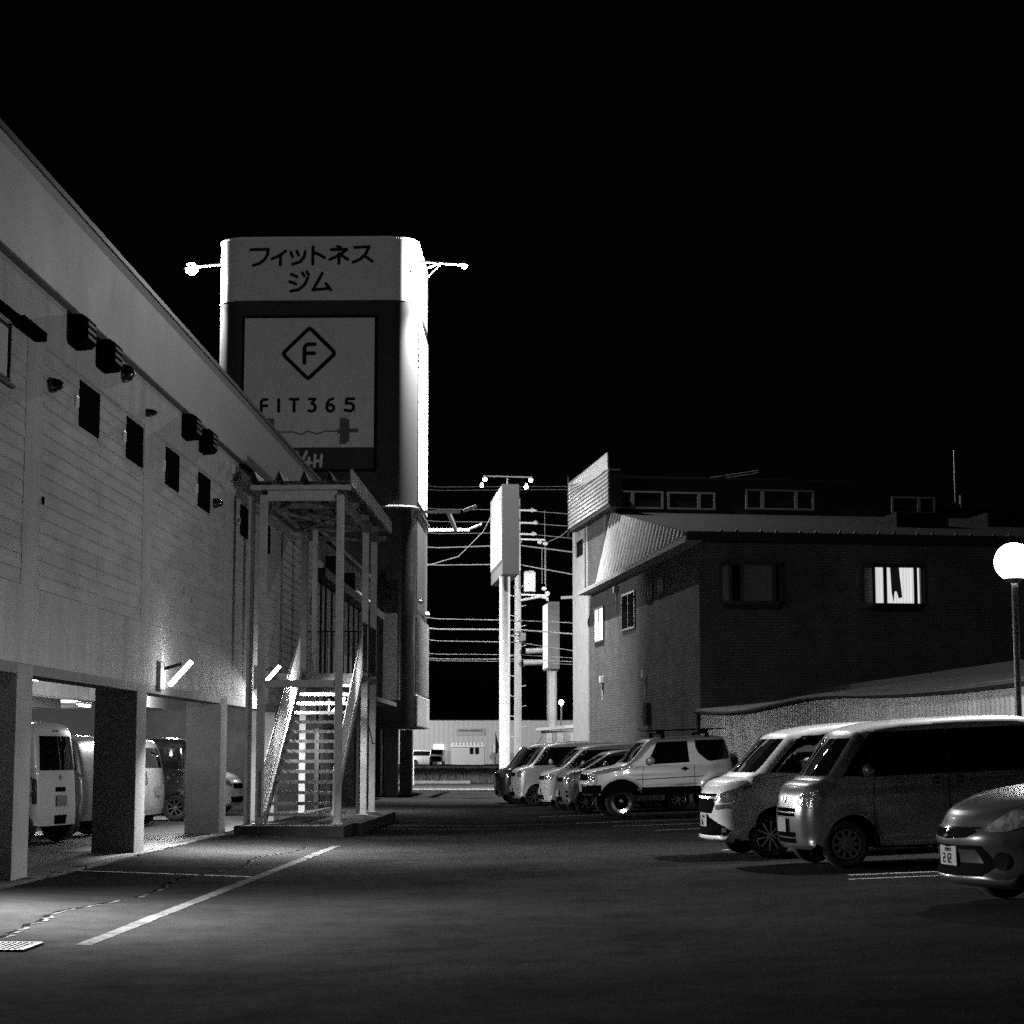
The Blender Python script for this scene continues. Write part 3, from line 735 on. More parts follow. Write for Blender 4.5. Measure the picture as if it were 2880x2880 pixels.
for (x, z, l_) in ((-1.5, py(1832), .5), (-1.6, py(1865), .6)): b.tube([(x - .3, 89.9, z), (x + l_, 89.9, z + .03)], .13, 10)
b.build('cable_closure', mat('closure_grey', .4, .5), up, smooth=True)
b = MB(); b.tube([(-2.1, 90, py(1688)), (-1.0, 88, py(1686)), (-.78, 87.6, py(1694)), (-.78, 87.6, py(1700))], .06, 8); b.build('lamp_arm', M_white, up, smooth=True)
b = MB()
for (x, ya, yb) in ((-.92, 1430, 1640), (-1.05, 1535, 1640), (-.88, 1535, 1650)): b.tube([(x, 90, py(ya)), (x, 90, py(yb))], .012, 5)
b.tube([(-.8, 90, py(1522)), (-.2, 90, py(1505)), (.3, 90, py(1480))], .015, 5)
b.build('jumper_wire', M_rope, up)

def cable(name, yl, ym, yr, r, label, m=None, Y=90, x0=-24, x1=9, grp='power and phone cables crossing behind the signs'):
    b = MB(); P = []
    zl, zm, zr = (1.4 + (2122 - q) / 5542 * Y for q in (yl, ym, yr))
    xl, xm, xr = -6.2, -2.2, .45
    for i in range(25):
        x = x0 + (xm - x0) * i / 24; P.append((x, Y, zm + (zl - zm) / (xl - xm) * (x - xm) * (1 if x > xl else 1) + (.004 * (x - xm) ** 2 if x < xl else 0)))
    for i in range(1, 16):
        x = xm + (x1 - xm) * i / 15; P.append((x, Y, zm + (zr - zm) / (xr - xm) * (x - xm) + (.01 * (x - xr) ** 2 if x > xr else 0)))
    b.tube(P, r, 6)
    o = b.build(name, m or M_rope, None, smooth=True)
    return tag(o, label, 'cable', grp)
def q1(v): return 1280 + v / 3.22
for (a_, m_, c_, r, lb) in ((262, 262, 262, .008, 'faint topmost overhead cable'), (295, 292, 290, .008, 'second faint overhead cable from the top'), (468, 478, 522, .014, 'upper of three thin high power lines'), (583, 592, 635, .014, 'middle of three thin high power lines'), (696, 690, 745, .014, 'lowest of three thin high power lines'),
                       (828, 803, 872, .03, 'thick twisted overhead cable below the thin lines'), (987, 980, 1078, .025, 'long overhead cable level with the bottom of the tall sign'), (1478, 1495, 1520, .018, 'thin cable above the pair of thick low cables'), (1573, 1580, 1622, .035, 'thickest low cable crossing at mid height'), (1680, 1695, 1775, .017, 'thin cable under the thickest low cable'), (1802, 1808, 1840, .012, 'upper of the lowest bundle of cables'), (1845, 1850, 1875, .018, 'middle of the lowest bundle of cables'), (1862, 1870, 1900, .012, 'bottom cable of the lowest bundle')):
    cable('overhead_cable', q1(a_), q1(m_), q1(c_), r, lb)
b = MB(); b.tube([(-2.8, 84, 12.4), (-3.6, 86, 11.2), (-4.8, 88, 10.3), (-6.6, 89, 9.9)], .02, 6)
tag(b.build('service_wire', M_rope, None, smooth=True), 'drooping service wire from the tall sign to the gym tower', 'cable')

p2 = root('pylon_sign', (-.7, 100, 0), 'smaller roadside sign on a thick pole between utility pole and brick house', 'sign', 'roadside signs on poles')
b = MB(); A = [(-.86, 99.6), (-.27, 99.7), (-.42, 103.5), (-1.12, 103.2)]
b.prism(A, 'z', 5.72, 9.15); b.build('sign_box', mat('sign_box_grey'), p2, bevel=.02)
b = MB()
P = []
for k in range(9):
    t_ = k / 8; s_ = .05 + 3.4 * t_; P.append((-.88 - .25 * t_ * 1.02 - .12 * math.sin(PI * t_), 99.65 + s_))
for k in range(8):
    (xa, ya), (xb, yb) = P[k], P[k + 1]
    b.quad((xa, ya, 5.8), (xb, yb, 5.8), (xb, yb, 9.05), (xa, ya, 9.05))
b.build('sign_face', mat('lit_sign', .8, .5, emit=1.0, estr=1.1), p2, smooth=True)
b = MB(); b.tube([(-.68, 101, 0), (-.68, 101, 5.75)], .255, 18); b.build('pole', M_white, p2, smooth=True)
b = MB(); b.bar((-.2, 99.8, 9.35), (.75, 99.8, 9.4), .12, .14); b.build('lamp_arm', M_white, p2)
sh = root('meter_shed', (-.4, 98, 0), 'small pale roofed enclosure at the foot of the smaller sign', 'shed')
b = MB(); b.box(-1.2, .9, 97.2, 99, 0, 2.55); b.build('wall', M_corrw, sh)
b = MB(); b.prism([(-1.45, 2.55), (1.1, 2.75), (1.1, 2.95), (-1.45, 2.68)], 'y', 96.9, 99.3); b.build('roof', M_white, sh)
b = MB()
for x in (-.95, -.4, .25): b.box(x, x + .3, 97.17, 97.2, .6, 2.45)
b.build('louvre_panel', mat('louvre', .6, .5), sh)
# small far lamps
M_fl = lamp_mat('far_lamp_glow', 25)
for (x, y, z, r, lb) in ((-.22, 110, 4.3, .14, 'small glowing street lantern beside the brick house'), (-1.95, 88, 1.6, .10, 'small white round lamp low beside the utility pole')):
    t = root('lantern', (x, y, 0), lb, 'lantern')
    b = MB(); b.tube([(x, y, 0), (x, y, z - r)], .05, 8); b.build('pole', M_white, t)
    b = MB(); b.ball((x, y, z), r, 12); b.build('globe', M_fl, t, smooth=True)
# street lamps hidden by tower and brick house; first one added for tower front
for (x, y, lb, pw) in ((-27, 6, 'unseen lamp added behind the parking building to light the gym tower front', 0), (-16, 82, 'street lamp by the road behind the gym tower', 9000), (12.5, 86, 'street lamp by the road behind the brick house', 7000)):
    t = root('street_lamp', (x, y, 0), lb, 'street lamp', 'street lamps along the road')
    b = MB(); b.tube([(x, y, 0), (x, y, 8.6), (x + (.8 if x < 0 else -.8), y, 9.0)], [.09, .06, .05], 10); b.build('pole', M_galv, t, smooth=True)
    xx = x + (1.0 if x < 0 else -1.0)
    b = MB(); b.box(xx - .3, xx + .3, y - .12, y + .12, 8.98, 9.08); b.build('lamp_head', M_white, t)
    light('street_light', 'SPOT', (xx, y, 8.9), pw, t, size=.7, target=(xx * .4, y - 1, 0), spot=165, blend=.4) if pw else None

light('street_light', 'SPOT', (-25.2, 6.5, 9.6), 7000, bpy.data.objects['street_lamp'], size=.25, target=(-8.4, 65, 14.6), spot=34, blend=.6)  # narrow beam from the added unseen lamp, aimed at the gym sign
# ------------------------------------------------------------------ right brick building (local frame u, t, z)
TH = R(9.8)
bk = empty('brick_building', (3.777, 55, 0), TH, 'dark brick-clad house with a metal gable roof and two bay windows', 'building')
def B(): return MB()
b = B(); b.box(0, 30, 0, 20.1, 0, 7.5); b.build('wall', M_brick, bk)
b = B(); b.box(0.0, 12.1, 13.0, 20.1, 7.5, 11.0); b.build('upper_storey', mat('upper_wall', .02, .7, spec=.1), bk)
# narrow flush tower part with cladding at the far left
b = B(); b.box(-.03, 4, 13.2, 20.15, 7.45, 10.1); b.build('gable_wall', M_brick, bk)
# front roof slope (shingle) from the eave back to the upper storey, with metal gable cheek on the left
b = B(); b.add([(-.42, -.45, 7.50), (30, -.45, 7.50), (30, 13.0, 9.72), (.12, 13.0, 9.72), (-.42, -.45, 7.58), (30, -.45, 7.58), (30, 13.0, 9.80), (.12, 13.0, 9.80)], [(0, 3, 2, 1), (4, 5, 6, 7), (0, 1, 5, 4), (1, 2, 6, 5), (2, 3, 7, 6), (3, 0, 4, 7)])
b.build('front_roof', mat('roof_shingle', .04, .65, var=.3, vscale=6, bump=.4), bk)
b = B(); b.box(-.45, 30, -.52, -.44, 7.34, 7.60); b.box(0, 30, -.44, -.005, 7.34, 7.40); b.build('eave_board', M_dark, bk)
b = B()
x = .6
while x < 20:
    for dx in (0, .45):
        b.add([(x + dx - .06, -.30, 7.60), (x + dx + .06, -.30, 7.60), (x + dx, -.30, 7.72), (x + dx - .06, -.2, 7.62), (x + dx + .06, -.2, 7.62), (x + dx, -.2, 7.72)], [(0, 1, 2), (5, 4, 3), (0, 3, 4, 1), (1, 4, 5, 2), (2, 5, 3, 0)])
    x += 1.15
b.build('snow_guard', M_dark, bk)
# corrugated gable cheek: leaning in, tapering to the near corner
b = B()
def cheek(t, s):            # s 0..1 bottom to top
    top_z = 7.58 + (9.78 - 7.58) * (t + .45) / 13.45; top_u = -.42 + .54 * (t + .45) / 13.45
    bz, bu = 7.26 + .22 * (1 - t / 13) * (1 if t < 13 else 0), -.45
    return (bu + (top_u - bu) * s, t, bz + (top_z - bz) * s)
ts = []; t_ = -.45
while t_ <= 13.21: ts.append(t_); t_ += .04
for t_ in ts:
    e = .05 * max(-.55, min(.55, math.cos(2 * PI * t_ / .56))) / .55
    for s in (0, 1):
        p = cheek(t_, s); b.v.append((p[0] - .02 - e, p[1], p[2]))
for i in range(len(ts) - 1): b.f.append((2 * i, 2 * i + 1, 2 * i + 3, 2 * i + 2)); b.m.append(0)
b.build('metal_gable', M_corr, bk, smooth=True, angle=80)
b = B(); b.add([(-.50, -.5, 7.30), (-.50, 16.6, 7.16), (-.50, 16.6, 7.28), (-.50, -.5, 7.48), (-.0, -.5, 7.30), (-.0, 16.6, 7.16), (-.0, 16.6, 7.28), (-.0, -.5, 7.48)], [(0, 1, 2, 3), (4, 7, 6, 5), (0, 4, 5, 1), (3, 2, 6, 7), (0, 3, 7, 4), (1, 5, 6, 2)])
b.build('side_eave', mat('eave_pale', .22, .6), bk)
# bright cladding of the parapet: lapped metal boards
b = B(); z = 9.85
while z < 11.6:
    b.add([(-.40, 11.1, z - .0), (-.40, 18.9, z), (-.44, 18.9, z + .015), (-.44, 11.1, z + .015), (-.40, 11.1, min(z + .16, 11.0)), (-.40, 18.9, min(z + .16, 11.55)), (-.36, 18.9, min(z + .16, 11.55)), (-.36, 11.1, min(z + .16, 11.0))][0:8],
          [(3, 2, 5, 4), (0, 1, 2, 3), (0, 3, 4, 7), (1, 6, 5, 2), (4, 5, 6, 7)]); z += .145
b.build('parapet_cladding', mat('clad_metal', .62, .28, metal=.35, var=.3, vscale=1.5, bump=.9, bscale=3, stretch=(1, .7, 5)), bk)
b = B(); b.box(-.36, .1, 11.1, 18.9, 9.75, 10.9); b.bar((-.40, 19.0, 9.5), (-.40, 19.0, 11.9), .06, .06); b.build('parapet_core', M_dark, bk)
b = B(); b.add([(-.42, 11.0, 10.98), (-.42, 18.95, 11.55), (.0, 18.95, 11.55), (.0, 11.0, 10.98), (-.42, 11.0, 11.03), (-.42, 18.95, 11.6), (.0, 18.95, 11.6), (.0, 11.0, 11.03)], [(0, 3, 2, 1), (4, 5, 6, 7), (0, 1, 5, 4), (1, 2, 6, 5), (2, 3, 7, 6), (3, 0, 4, 7)]); b.build('parapet_coping', M_galv, bk)
b = B(); b.box(-.06, -.028, 17.3, 17.5, 7.4, 9.85); b.box(-.06, -.028, 13.4, 13.6, 7.6, 9.85); b.build('downpipe', M_dark, bk)
b = B(); b.box(-.05, -.0, 16.98, 20.12, 0, 9.84); b.build('lamplit_corner_pier', mat('corner_pier', .28, .7, var=.15, vscale=2), bk)  # paler colour stands in for lamplight on the wall's far end
def bwin(t0, t1, z0, z1, m, fr=.07, name='window'):
    b = B()
    b.box(-.05, -.002, t0 - fr, t0, z0 - fr, z1 + fr); b.box(-.05, -.002, t1, t1 + fr, z0 - fr, z1 + fr); b.box(-.05, -.002, t0, t1, z1, z1 + fr); b.box(-.06, -.002, t0, t1, z0 - fr, z0)
    b.box(-.045, -.012, (t0 + t1) / 2 - .03, (t0 + t1) / 2 + .03, z0, z1)
    w_ = b.build(name, M_frame_dark, bk)
    b = B(); b.box(-.02, -.004, t0, t1, z0, z1)
    o = b.build('pane', m, None); o.parent = w_
M_lit = mat('lit_pane', .8, .5, emit=1.0, estr=1.1)
bwin(14.1, 15.75, 5.42, 6.55, M_lit); bwin(8.75, 10.75, 5.55, 6.65, mat('pane_pale', .008, .4, spec=0)); bwin(6.05, 6.85, 6.26, 6.66, mat('pane_frosted', .45, .4)); bwin(4.5, 5.3, 6.33, 6.68, mat('pane_frosted'))
b = B(); b.box(-.055, -.052 + .0, 17.9, 19.25, 8.8, 9.4); b.build('side_window_blind', mat('pane_pale'), bk)
for (t_, z) in ((14.26, 3.99), (7.16, 3.9), (11.7, 6.95)):
    b = B(); b.box(-.14, 0, t_ - .12, t_ + .12, z - .1, z + .14); b.bar((-.04, t_, z), (-.04, t_, z - .7), .04, .04); b.build('vent_box', M_steel, bk, bevel=.015)
b = B(); b.box(-.16, 0, 6.5, 6.95, 2.3, 3.0); b.build('meter_box', M_dark, bk)
# bay windows on the front
def bay(u0, u1, z0, z1, lit, lab):
    b = B(); d_ = .30
    P = [(u0, 0), (u0 + .22, -d_), (u1 - .22, -d_), (u1, 0)]
    b.prism(P, 'z', z1 - .1, z1); b.prism(P, 'z', z0, z0 + .1)
    def post(p, q, w_=.07):
        b.bar((p[0], p[1], z0 + .1), (p[0], p[1], z1 - .1), w_, w_)
    for p in P: post(p, p)
    b.bar((u0 + .55, -d_, z0 + .1), (u0 + .55, -d_, z1 - .1), .1, .05); b.bar((u1 - .40, -d_, z0 + .1), (u1 - .40, -d_, z1 - .1), .1, .05)
    w_ = b.build('bay_window', M_frame_dark, bk); w_['label'] = lab
    b = B(); Q = [(u0 + .05, -.01), (u0 + .24, -d_ + .03), (u1 - .24, -d_ + .03), (u1 - .05, -.01)]
    for i in range(3):
        (a0, a1), (c0, c1) = Q[i], Q[i + 1]; b.quad((a0, a1, z0 + .1), (c0, c1, z0 + .1), (c0, c1, z1 - .1), (a0, a1, z1 - .1))
    if not lit:
        o = b.build('pane', mat('bay_blind', .10, .5), None, fix=False); o.parent = w_
        b = B(); b.box(u0 + .24, u0 + .5, -d_ + .01, -d_ + .02, z0 + .1, z1 - .1); b.box(u1 - .36, u1 - .24, -d_ + .01, -d_ + .02, z0 + .1, z1 - .1); o = b.build('side_sash', M_glass, None); o.parent = w_
    else:
        # pleated curtain glowing from the room light
        b = B(); segs = []; x = u0 + .24
        while x < u1 - .24: segs.append(x); x += .014
        for i, x in enumerate(segs):
            yy = -d_ + .07 + .018 * math.sin(x * 62) + .01 * math.sin(x * 23)
            b.v += [(x, yy, z0 + .1), (x, yy, z1 - .1)]
        for i in range(len(segs) - 1): b.f.append((2 * i, 2 * i + 2, 2 * i + 3, 2 * i + 1)); b.m.append(0)
        o = b.build('curtain', M_curt, None, smooth=True, fix=False); o.parent = w_
        b = B(); b.prism([(u0 + .72, z1 - .1), (u0 + .98, z1 - .1), (u0 + 1.06, z1 - .95), (u0 + .96, z1 - .98), (u0 + .9, z1 - .78), (u0 + .84, z1 - .78), (u0 + .80, z1 - 1.08), (u0 + .75, z1 - .8)], 'y', -d_ + .03, -d_ + .045)
        o = b.build('hanging_cloth', mat('cloth_grey', .10, .8), None); o.parent = w_
    b = B(); b.prism([(u0 + .1, 0), (u0 + .22, -d_ + .05), (u1 - .22, -d_ + .05), (u1 - .1, 0)], 'z', z0 - .12, z0); o = b.build('sill', M_dark, None); o.parent = w_
def curtain_mat():
    m = mat('curtain_lit', .7, .8, emit=1.0, estr=.55); nt = m.node_tree; bs = nt.nodes['Principled BSDF']
    tc = nt.nodes.new('ShaderNodeTexCoord'); wv = nt.nodes.new('ShaderNodeTexWave'); wv.inputs['Scale'].default_value = 3.2; wv.inputs['Distortion'].default_value = 2.5; wv.inputs['Detail'].default_value = 2
    mp = nt.nodes.new('ShaderNodeMapping'); mp.inputs['Scale'].default_value = (1, 1, .06); nt.links.new(tc.outputs['Object'], mp.inputs[0]); nt.links.new(mp.outputs[0], wv.inputs['Vector'])
    mr = nt.nodes.new('ShaderNodeMapRange'); mr.inputs['To Min'].default_value = .46; mr.inputs['To Max'].default_value = .68; nt.links.new(wv.outputs['Fac'], mr.inputs['Value']); nt.links.new(mr.outputs[0], bs.inputs['Emission Strength'])
    return m
M_curt = curtain_mat()
bay(.61, 2.49, 5.58, 6.79, False, 'dark bay window with a closed blind'); bay(4.79, 6.64, 5.56, 6.78, True, 'lit bay window with pleated curtain and a hanging cloth')
for (u0, u1, mids, z0, z1) in ((.22, 1.92, (.82,), 9.93, 10.56), (2.07, 3.79, (3.2,), 9.93, 10.55), (4.88, 7.38, (5.5, 6.72), 9.98, 10.70), (10.23, 11.86, (11.25,), 9.93, 10.54)):
    b = B(); yy = 12.94
    b.box(u0, u1, yy, 13.0, z1 - .06, z1); b.box(u0, u1, yy, 13.0, z0, z0 + .06); b.box(u0, u0 + .07, yy, 13.0, z0 + .06, z1 - .06); b.box(u1 - .07, u1, yy, 13.0, z0 + .06, z1 - .06)
    for m_ in mids: b.box(m_ - .06, m_ + .06, yy, 13.0, z0 + .06, z1 - .06)
    w_ = b.build('clerestory_window', M_frame, bk)
    b = B(); b.box(u0 + .07, u1 - .07, 12.97, 12.99, z0 + .06, z1 - .06); o = b.build('pane', mat('pane_dark', .02, .15), None); o.parent = w_
b = B(); b.box(-.1, 12.3, 12.9, 20.3, 11.0, 11.08); b.build('upper_roof', M_dark, bk)
for (u0, t0) in ((7.6, 5.0), (11.2, 6.5)):
    b = B(); z_ = 7.55 + (t0 + .45) / 13.45 * 2.22
    b.box(u0, u0 + 1.7, t0, t0 + 2.2, z_, z_ + .5); b.build('roof_dormer', mat('dormer', .015, .7, spec=.1), bk)
b = B(); b.tube([(13.4, 15, 9), (13.4, 15, 12.6)], .02, 6); b.tube([(13.6, 15, 10.1), (13.6, 15, 10.9)], .05, 8); b.build('antenna', M_galv, bk)
b = B(); b.box(12.1, 20, 14, 20, 7.5, 10.3); b.build('rear_block', mat('upper_wall'), bk)

# lean-to shed along the lot, coplanar with the side wall
sd = empty('lean_to_shed', (3.777, 55, 0), TH, 'corrugated lean-to shed with a sagging roof behind the parked cars', 'shed')
b = B(); t_ = -.15; V = []
while t_ > -34: V.append(t_); t_ -= .035
def sag(t): return 2.62 + .10 * math.sin((t + .5) * .42) * (1 if t > -14 else .4) + (.02 if t < -14 else 0)
for t_ in V:
    e = .034 * math.cos(2 * PI * t_ / .21) + .004 * math.sin(t_ * 1.7)
    b.v += [(-.02 - e, t_, gz(7) * 0.3), (-.02 - e, t_, sag(t_) - .05)]
for i in range(len(V) - 1): b.f.append((2 * i, 2 * i + 1, 2 * i + 3, 2 * i + 2)); b.m.append(0)
b.build('corrugated_wall', M_corrw, sd, smooth=True, angle=80, fix=False)
b = B()
V2 = V[::1]
for t_ in V2:
    e = .018 * math.cos(2 * PI * t_ / .13); q = random.uniform(-.004, .004)
    b.v += [(-.16, t_, sag(t_) + e * .9 + q), (2.4, t_, sag(t_) * .35 + 2.1 + e * .2), (-.16, t_, sag(t_) + e * .9 - .03 + q)]
for i in range(len(V2) - 1):
    a_ = 3 * i; b.f += [(a_, a_ + 3, a_ + 4, a_ + 1), (a_, a_ + 2, a_ + 5, a_ + 3)]; b.m += [0, 0]
b.build('roof_sheet', mat('shed_roof', .20, .6, var=.4, vscale=2, spots=.5, stretch=(1, 3, 1)), sd, smooth=True, angle=80, fix=False)
b = B()
P = []
for k in range(40):
    t_ = -.2 - k * .85; P.append((-.20, t_, sag(t_) - .06))
b.tube(P, .055, 8); b.build('gutter', M_dark, sd, smooth=True)
b = B(); b.add([(2.4, -.2, 2.96), (2.4, -34, 2.96), (2.4, -34, 3.42), (2.4, -.2, 3.10), (2.6, -.2, 2.96), (2.6, -34, 2.96), (2.6, -34, 3.42), (2.6, -.2, 3.10)], [(0, 1, 2, 3), (4, 7, 6, 5), (3, 2, 6, 7), (0, 3, 7, 4), (1, 5, 6, 2)])
b.build('ridge_board', mat('ridge_dark', .02, .7), sd)
b = B(); b.box(.05, 30, -34, -.06, 0, 2.4); b.build('shed_body', M_dark, sd)
b = B(); b.bar((-.08, -.1, 0), (-.08, -.1, 2.6), .1, .1); b.build('corner_post', M_dark, sd)

# ------------------------------------------------------------------ globe lamps
M_globe = lamp_mat('globe_glow', 40)
def globe_lamp(x, y, z, label, power):
    t = root('globe_lamp', (x, y, gz(x)), label, 'lamp post', 'globe lamp posts along the right side of the car park')
    b = MB(); b.tube([(x, y, gz(x)), (x, y, gz(x) + 1.0), (x, y, z - .24)], [.065, .05, .045], 12); b.build('pole', mat('lamp_pole', .03, .4), t, smooth=True)
    b = MB(); b.lathe([(.05, -.30), (.13, -.24), (.16, -.20), (.10, -.17)], (x, y, z), 'z', 16); b.build('collar', M_dark, t, smooth=True)
    b = MB(); b.ball((x, y, z), .27, 28); b.build('globe', M_globe, t, smooth=True)
    light('globe_light', 'POINT', (x, y, z), power, t, size=.12)
    return t
# frosted glass globe: glows, and lets the bulb inside shine through
_nt = M_globe.node_tree; _o = [n for n in _nt.nodes if n.type == 'OUTPUT_MATERIAL'][0]
_t = _nt.nodes.new('ShaderNodeBsdfTransparent'); _m = _nt.nodes.new('ShaderNodeMixShader'); _m.inputs[0].default_value = .1
_nt.links.new(_t.outputs[0], _m.inputs[1]); _nt.links.new(_nt.nodes['Principled BSDF'].outputs[0], _m.inputs[2]); _nt.links.new(_m.outputs[0], _o.inputs[0])
globe_lamp(6.30, 27.5, 4.08, 'round white globe lamp on a black post at the right edge', 1250)
t = root('street_lamp', (8.0, 28.2, gz(8.0)), 'tall street lamp behind the parked cars, outside the picture', 'street lamp', 'street lamps along the road')
b = MB(); b.tube([(8.0, 28.2, gz(8.0)), (8.0, 28.2, 8.5), (7.9, 28.15, 8.8)], [.09, .06, .05], 10); b.build('pole', M_galv, t, smooth=True)
b = MB(); b.box(7.2, 7.95, 28.0, 28.3, 8.78, 8.88); b.build('lamp_head', M_white, t)
light('street_light', 'SPOT', (7.6, 28.15, 8.72), 5200, t, size=.10, target=(3.2, 24.5, 0), spot=84, blend=.7)

# ------------------------------------------------------------------ far side of the road
b = MB()
b.quad((-200, 79.5, .012), (200, 79.5, .012), (200, 95, .012), (-200, 95, .012)); tag(b.build('road', mat('road_asphalt', .045, .8, var=.2, vscale=1, bump=.2), fix=False), kind='structure', label='dark road crossing behind the car park')
b = MB(); b.box(-60, 60, 78.6, 79.3, -.02, .03); tag(b.build('gutter_strip', mat('pale_gutter', .35, .8, var=.2)), kind='structure', label='pale concrete gutter at the edge of the road')
b = MB(); b.box(-60, -4.6, 95.2, 95.5, 0, .14); b.box(-3.2, 60, 95.2, 95.5, 0, .14); tag(b.build('kerb', M_conc), kind='structure', label='kerb on the far side of the road')
b = MB(); b.quad((-120, 96, .02), (60, 96, .02), (60, 205, .17), (-120, 205, .17)); tag(b.build('verge', mat('verge_soil', .05, .9, var=.4, vscale=.8, bump=.5, bscale=5), fix=False), kind='structure', label='rough verge between the road and the far building')
b = MB()
for i in range(9000):
    x = random.uniform(-24, 4); y = 97 + 70 * random.random() ** 1.6; h = random.uniform(.15, .45); a = random.uniform(0, PI); dx, dy = math.cos(a) * .05, math.sin(a) * .05; l = random.uniform(-.12, .12)
    z = gz(x, y) - .01; b.add([(x - dx, y - dy, z), (x + dx, y + dy, z), (x + l, y, z + h)], [(0, 1, 2)])
tag(b.build('grass', mat('grass', .10, .8), fix=False), 'rough grass on the verge beyond the road', 'grass', kind='stuff')
wh = root('warehouse', (-10, 242, .2), 'long low corrugated warehouse far across the road', 'building')
b = MB(); V = []; x = -34.0
while x < 14: V.append(x); x += .3
for i, x in enumerate(V): e = .05 if i % 2 else 0; b.v += [(x, 242 - e, .1), (x, 242 - e, 5.55)]
for i in range(len(V) - 1): b.f.append((2 * i, 2 * i + 2, 2 * i + 3, 2 * i + 1)); b.m.append(0)
b.build('wall', mat('warehouse_wall', .5, .6), wh, fix=False)
b = MB(); b.box(-34, 14, 242.1, 262, .1, 5.5); b.box(-34.2, 14.2, 241.8, 262, 5.55, 5.65); b.build('roof', M_dark, wh)
b = MB(); b.box(-13.4, -9.9, 241.85, 241.9, 3.7, 4.6); sp_ = b.build('sign_panel', mat('far_sign', .4, .6), wh)
b = MB(); x = -13.1
while x < -10.1:
    for (dx, dz, w_, h_) in ((0, 0, .05, .22), (.04, .2, .16, .04), (.05, .08, .12, .04), (.17, 0, .04, .16)): b.box(x + dx, x + dx + w_, 241.80, 241.84, 4.2 + dz, 4.2 + dz + h_)
    x += .3
b.build('sign_text', M_dark, wh)
b = MB(); b.box(-16.2, -14.9, 241.8, 241.9, 1.75, 2.6); b.build('lit_window', mat('far_lit', .8, .5, emit=1, estr=1.2), wh)
b = MB(); b.box(-8.9, -8.4, 241.8, 241.9, 1.6, 2.6); b.build('notice', M_white, wh)
hu = root('hut', (-11.6, 236, .2), 'small pale hut with a scalloped roof in front of the warehouse', 'hut')
b = MB(); b.box(-13.6, -9.7, 235, 237, .2, 2.3); b.build('wall', mat('hut_wall', .5, .6), hu)
b = MB(); b.box(-13.7, -9.6, 234.8, 237.2, 2.3, 2.62)
for k in range(9): b.tube([(-13.4 + .43 * k, 234.7, 2.68), (-13.4 + .43 * k, 237.2, 2.68)], .18, 8)
b.build('roof', M_white, hu)
for x in (-11.4, -10.75):
    b = MB(); b.box(x, x + .42, 234.95, 234.99, 1.45, 2.2); b.build('window', M_glass, hu)
for (x, lb) in ((-19.0, 'thin banner flag left of the far hut'), (-8.0, 'thin banner flag right of the far hut')):
    t = root('banner_flag', (x, 226, .2), lb, 'flag', 'banner flags before the warehouse')
    b = MB(); b.tube([(x, 226, .2), (x, 226, 4.0)], .03, 6); b.build('pole', M_dark, t)
    b = MB(); b.add([(x, 226, 3.9), (x + .12, 226, 3.4), (x + .4, 226.02, 2.4), (x + .3, 226.05, 1.6), (x, 226, 1.4)], [(0, 1, 2, 3, 4)]); b.build('cloth', M_dark, t)
t = root('yard_lamp', (-24, 225, .2), 'yard lamp post lighting the warehouse wall behind the gym tower', 'lamp post')
b = MB(); b.tube([(-24, 225, .2), (-24, 225, 6)], .08, 8); b.build('pole', M_galv, t)
b = MB(); b.box(-24.2, -23.8, 225, 225.3, 5.95, 6.1); b.build('lamp_head', M_white, t)
light('yard_light', 'POINT', (-24, 226, 5.7), 9000, t, size=.2)
t = root('yard_lamp', (2, 222, .2), 'yard lamp post before the warehouse behind the tall signs', 'lamp post')
b = MB(); b.tube([(2, 222, .2), (2, 222, 6)], .08, 8); b.build('pole', M_galv, t)
b = MB(); b.box(1.8, 2.2, 222, 222.3, 5.95, 6.1); b.build('lamp_head', M_white, t)
light('yard_light', 'POINT', (2, 223, 5.7), 6000, t, size=.2)
t = root('notice_frame', (-6.1, 77.5, 0), 'grey notice board in a white frame beside the tower column', 'notice board')
b = MB(); b.box(-6.42, -6.34, 77.5, 77.56, 0, 2.45); b.box(-6.0, -5.96, 77.5, 77.56, .2, 1.3); b.box(-6.34, -6.0, 77.5, 77.56, 1.32, 1.40); b.build('frame', M_white, t)
b = MB(); b.box(-6.33, -6.01, 77.52, 77.55, .5, 1.31); b.build('board', mat('board_grey', .2, .6), t)

# ------------------------------------------------------------------ cars
M_gap = mat('panel_gap', 0.006, 0.8)
M_gloss_black = mat('gloss_black', 0.01, 0.06, coat=0.5)
def paint(name, g, metal=0.25, rough=0.32): return mat(name, g, rough, metal=metal, coat=0.8)
P_silver = paint('paint_silver', .58, .3, .38); P_white = paint('paint_white', .72, 0, .35); P_grey = paint('paint_mid_grey', .20, .4, .35)
P_dark = paint('paint_dark_grey', .07, .5, .3); P_black = paint('paint_black', .012, 0, .2); P_pale = paint('paint_pale_grey', .45, .1, .35); P_beige = paint('paint_warm_silver', .22, .5, .28); P_blue = paint('paint_steel_grey', .12, .5, .28)
M_rim = mat('alloy_rim', .35, .3, metal=.9); M_hub = mat('hub_cap', .13, .45, metal=.4)
def chaikin(P, it=2):
    for _ in range(it):
        Q = [P[0]]
        for i in range(len(P) - 1):
            a, c = P[i], P[i + 1]
            Q.append((a[0] * .78 + c[0] * .22, a[1] * .78 + c[1] * .22)); Q.append((a[0] * .22 + c[0] * .78, a[1] * .22 + c[1] * .78))
        Q.append(P[-1]); P = Q
    return P
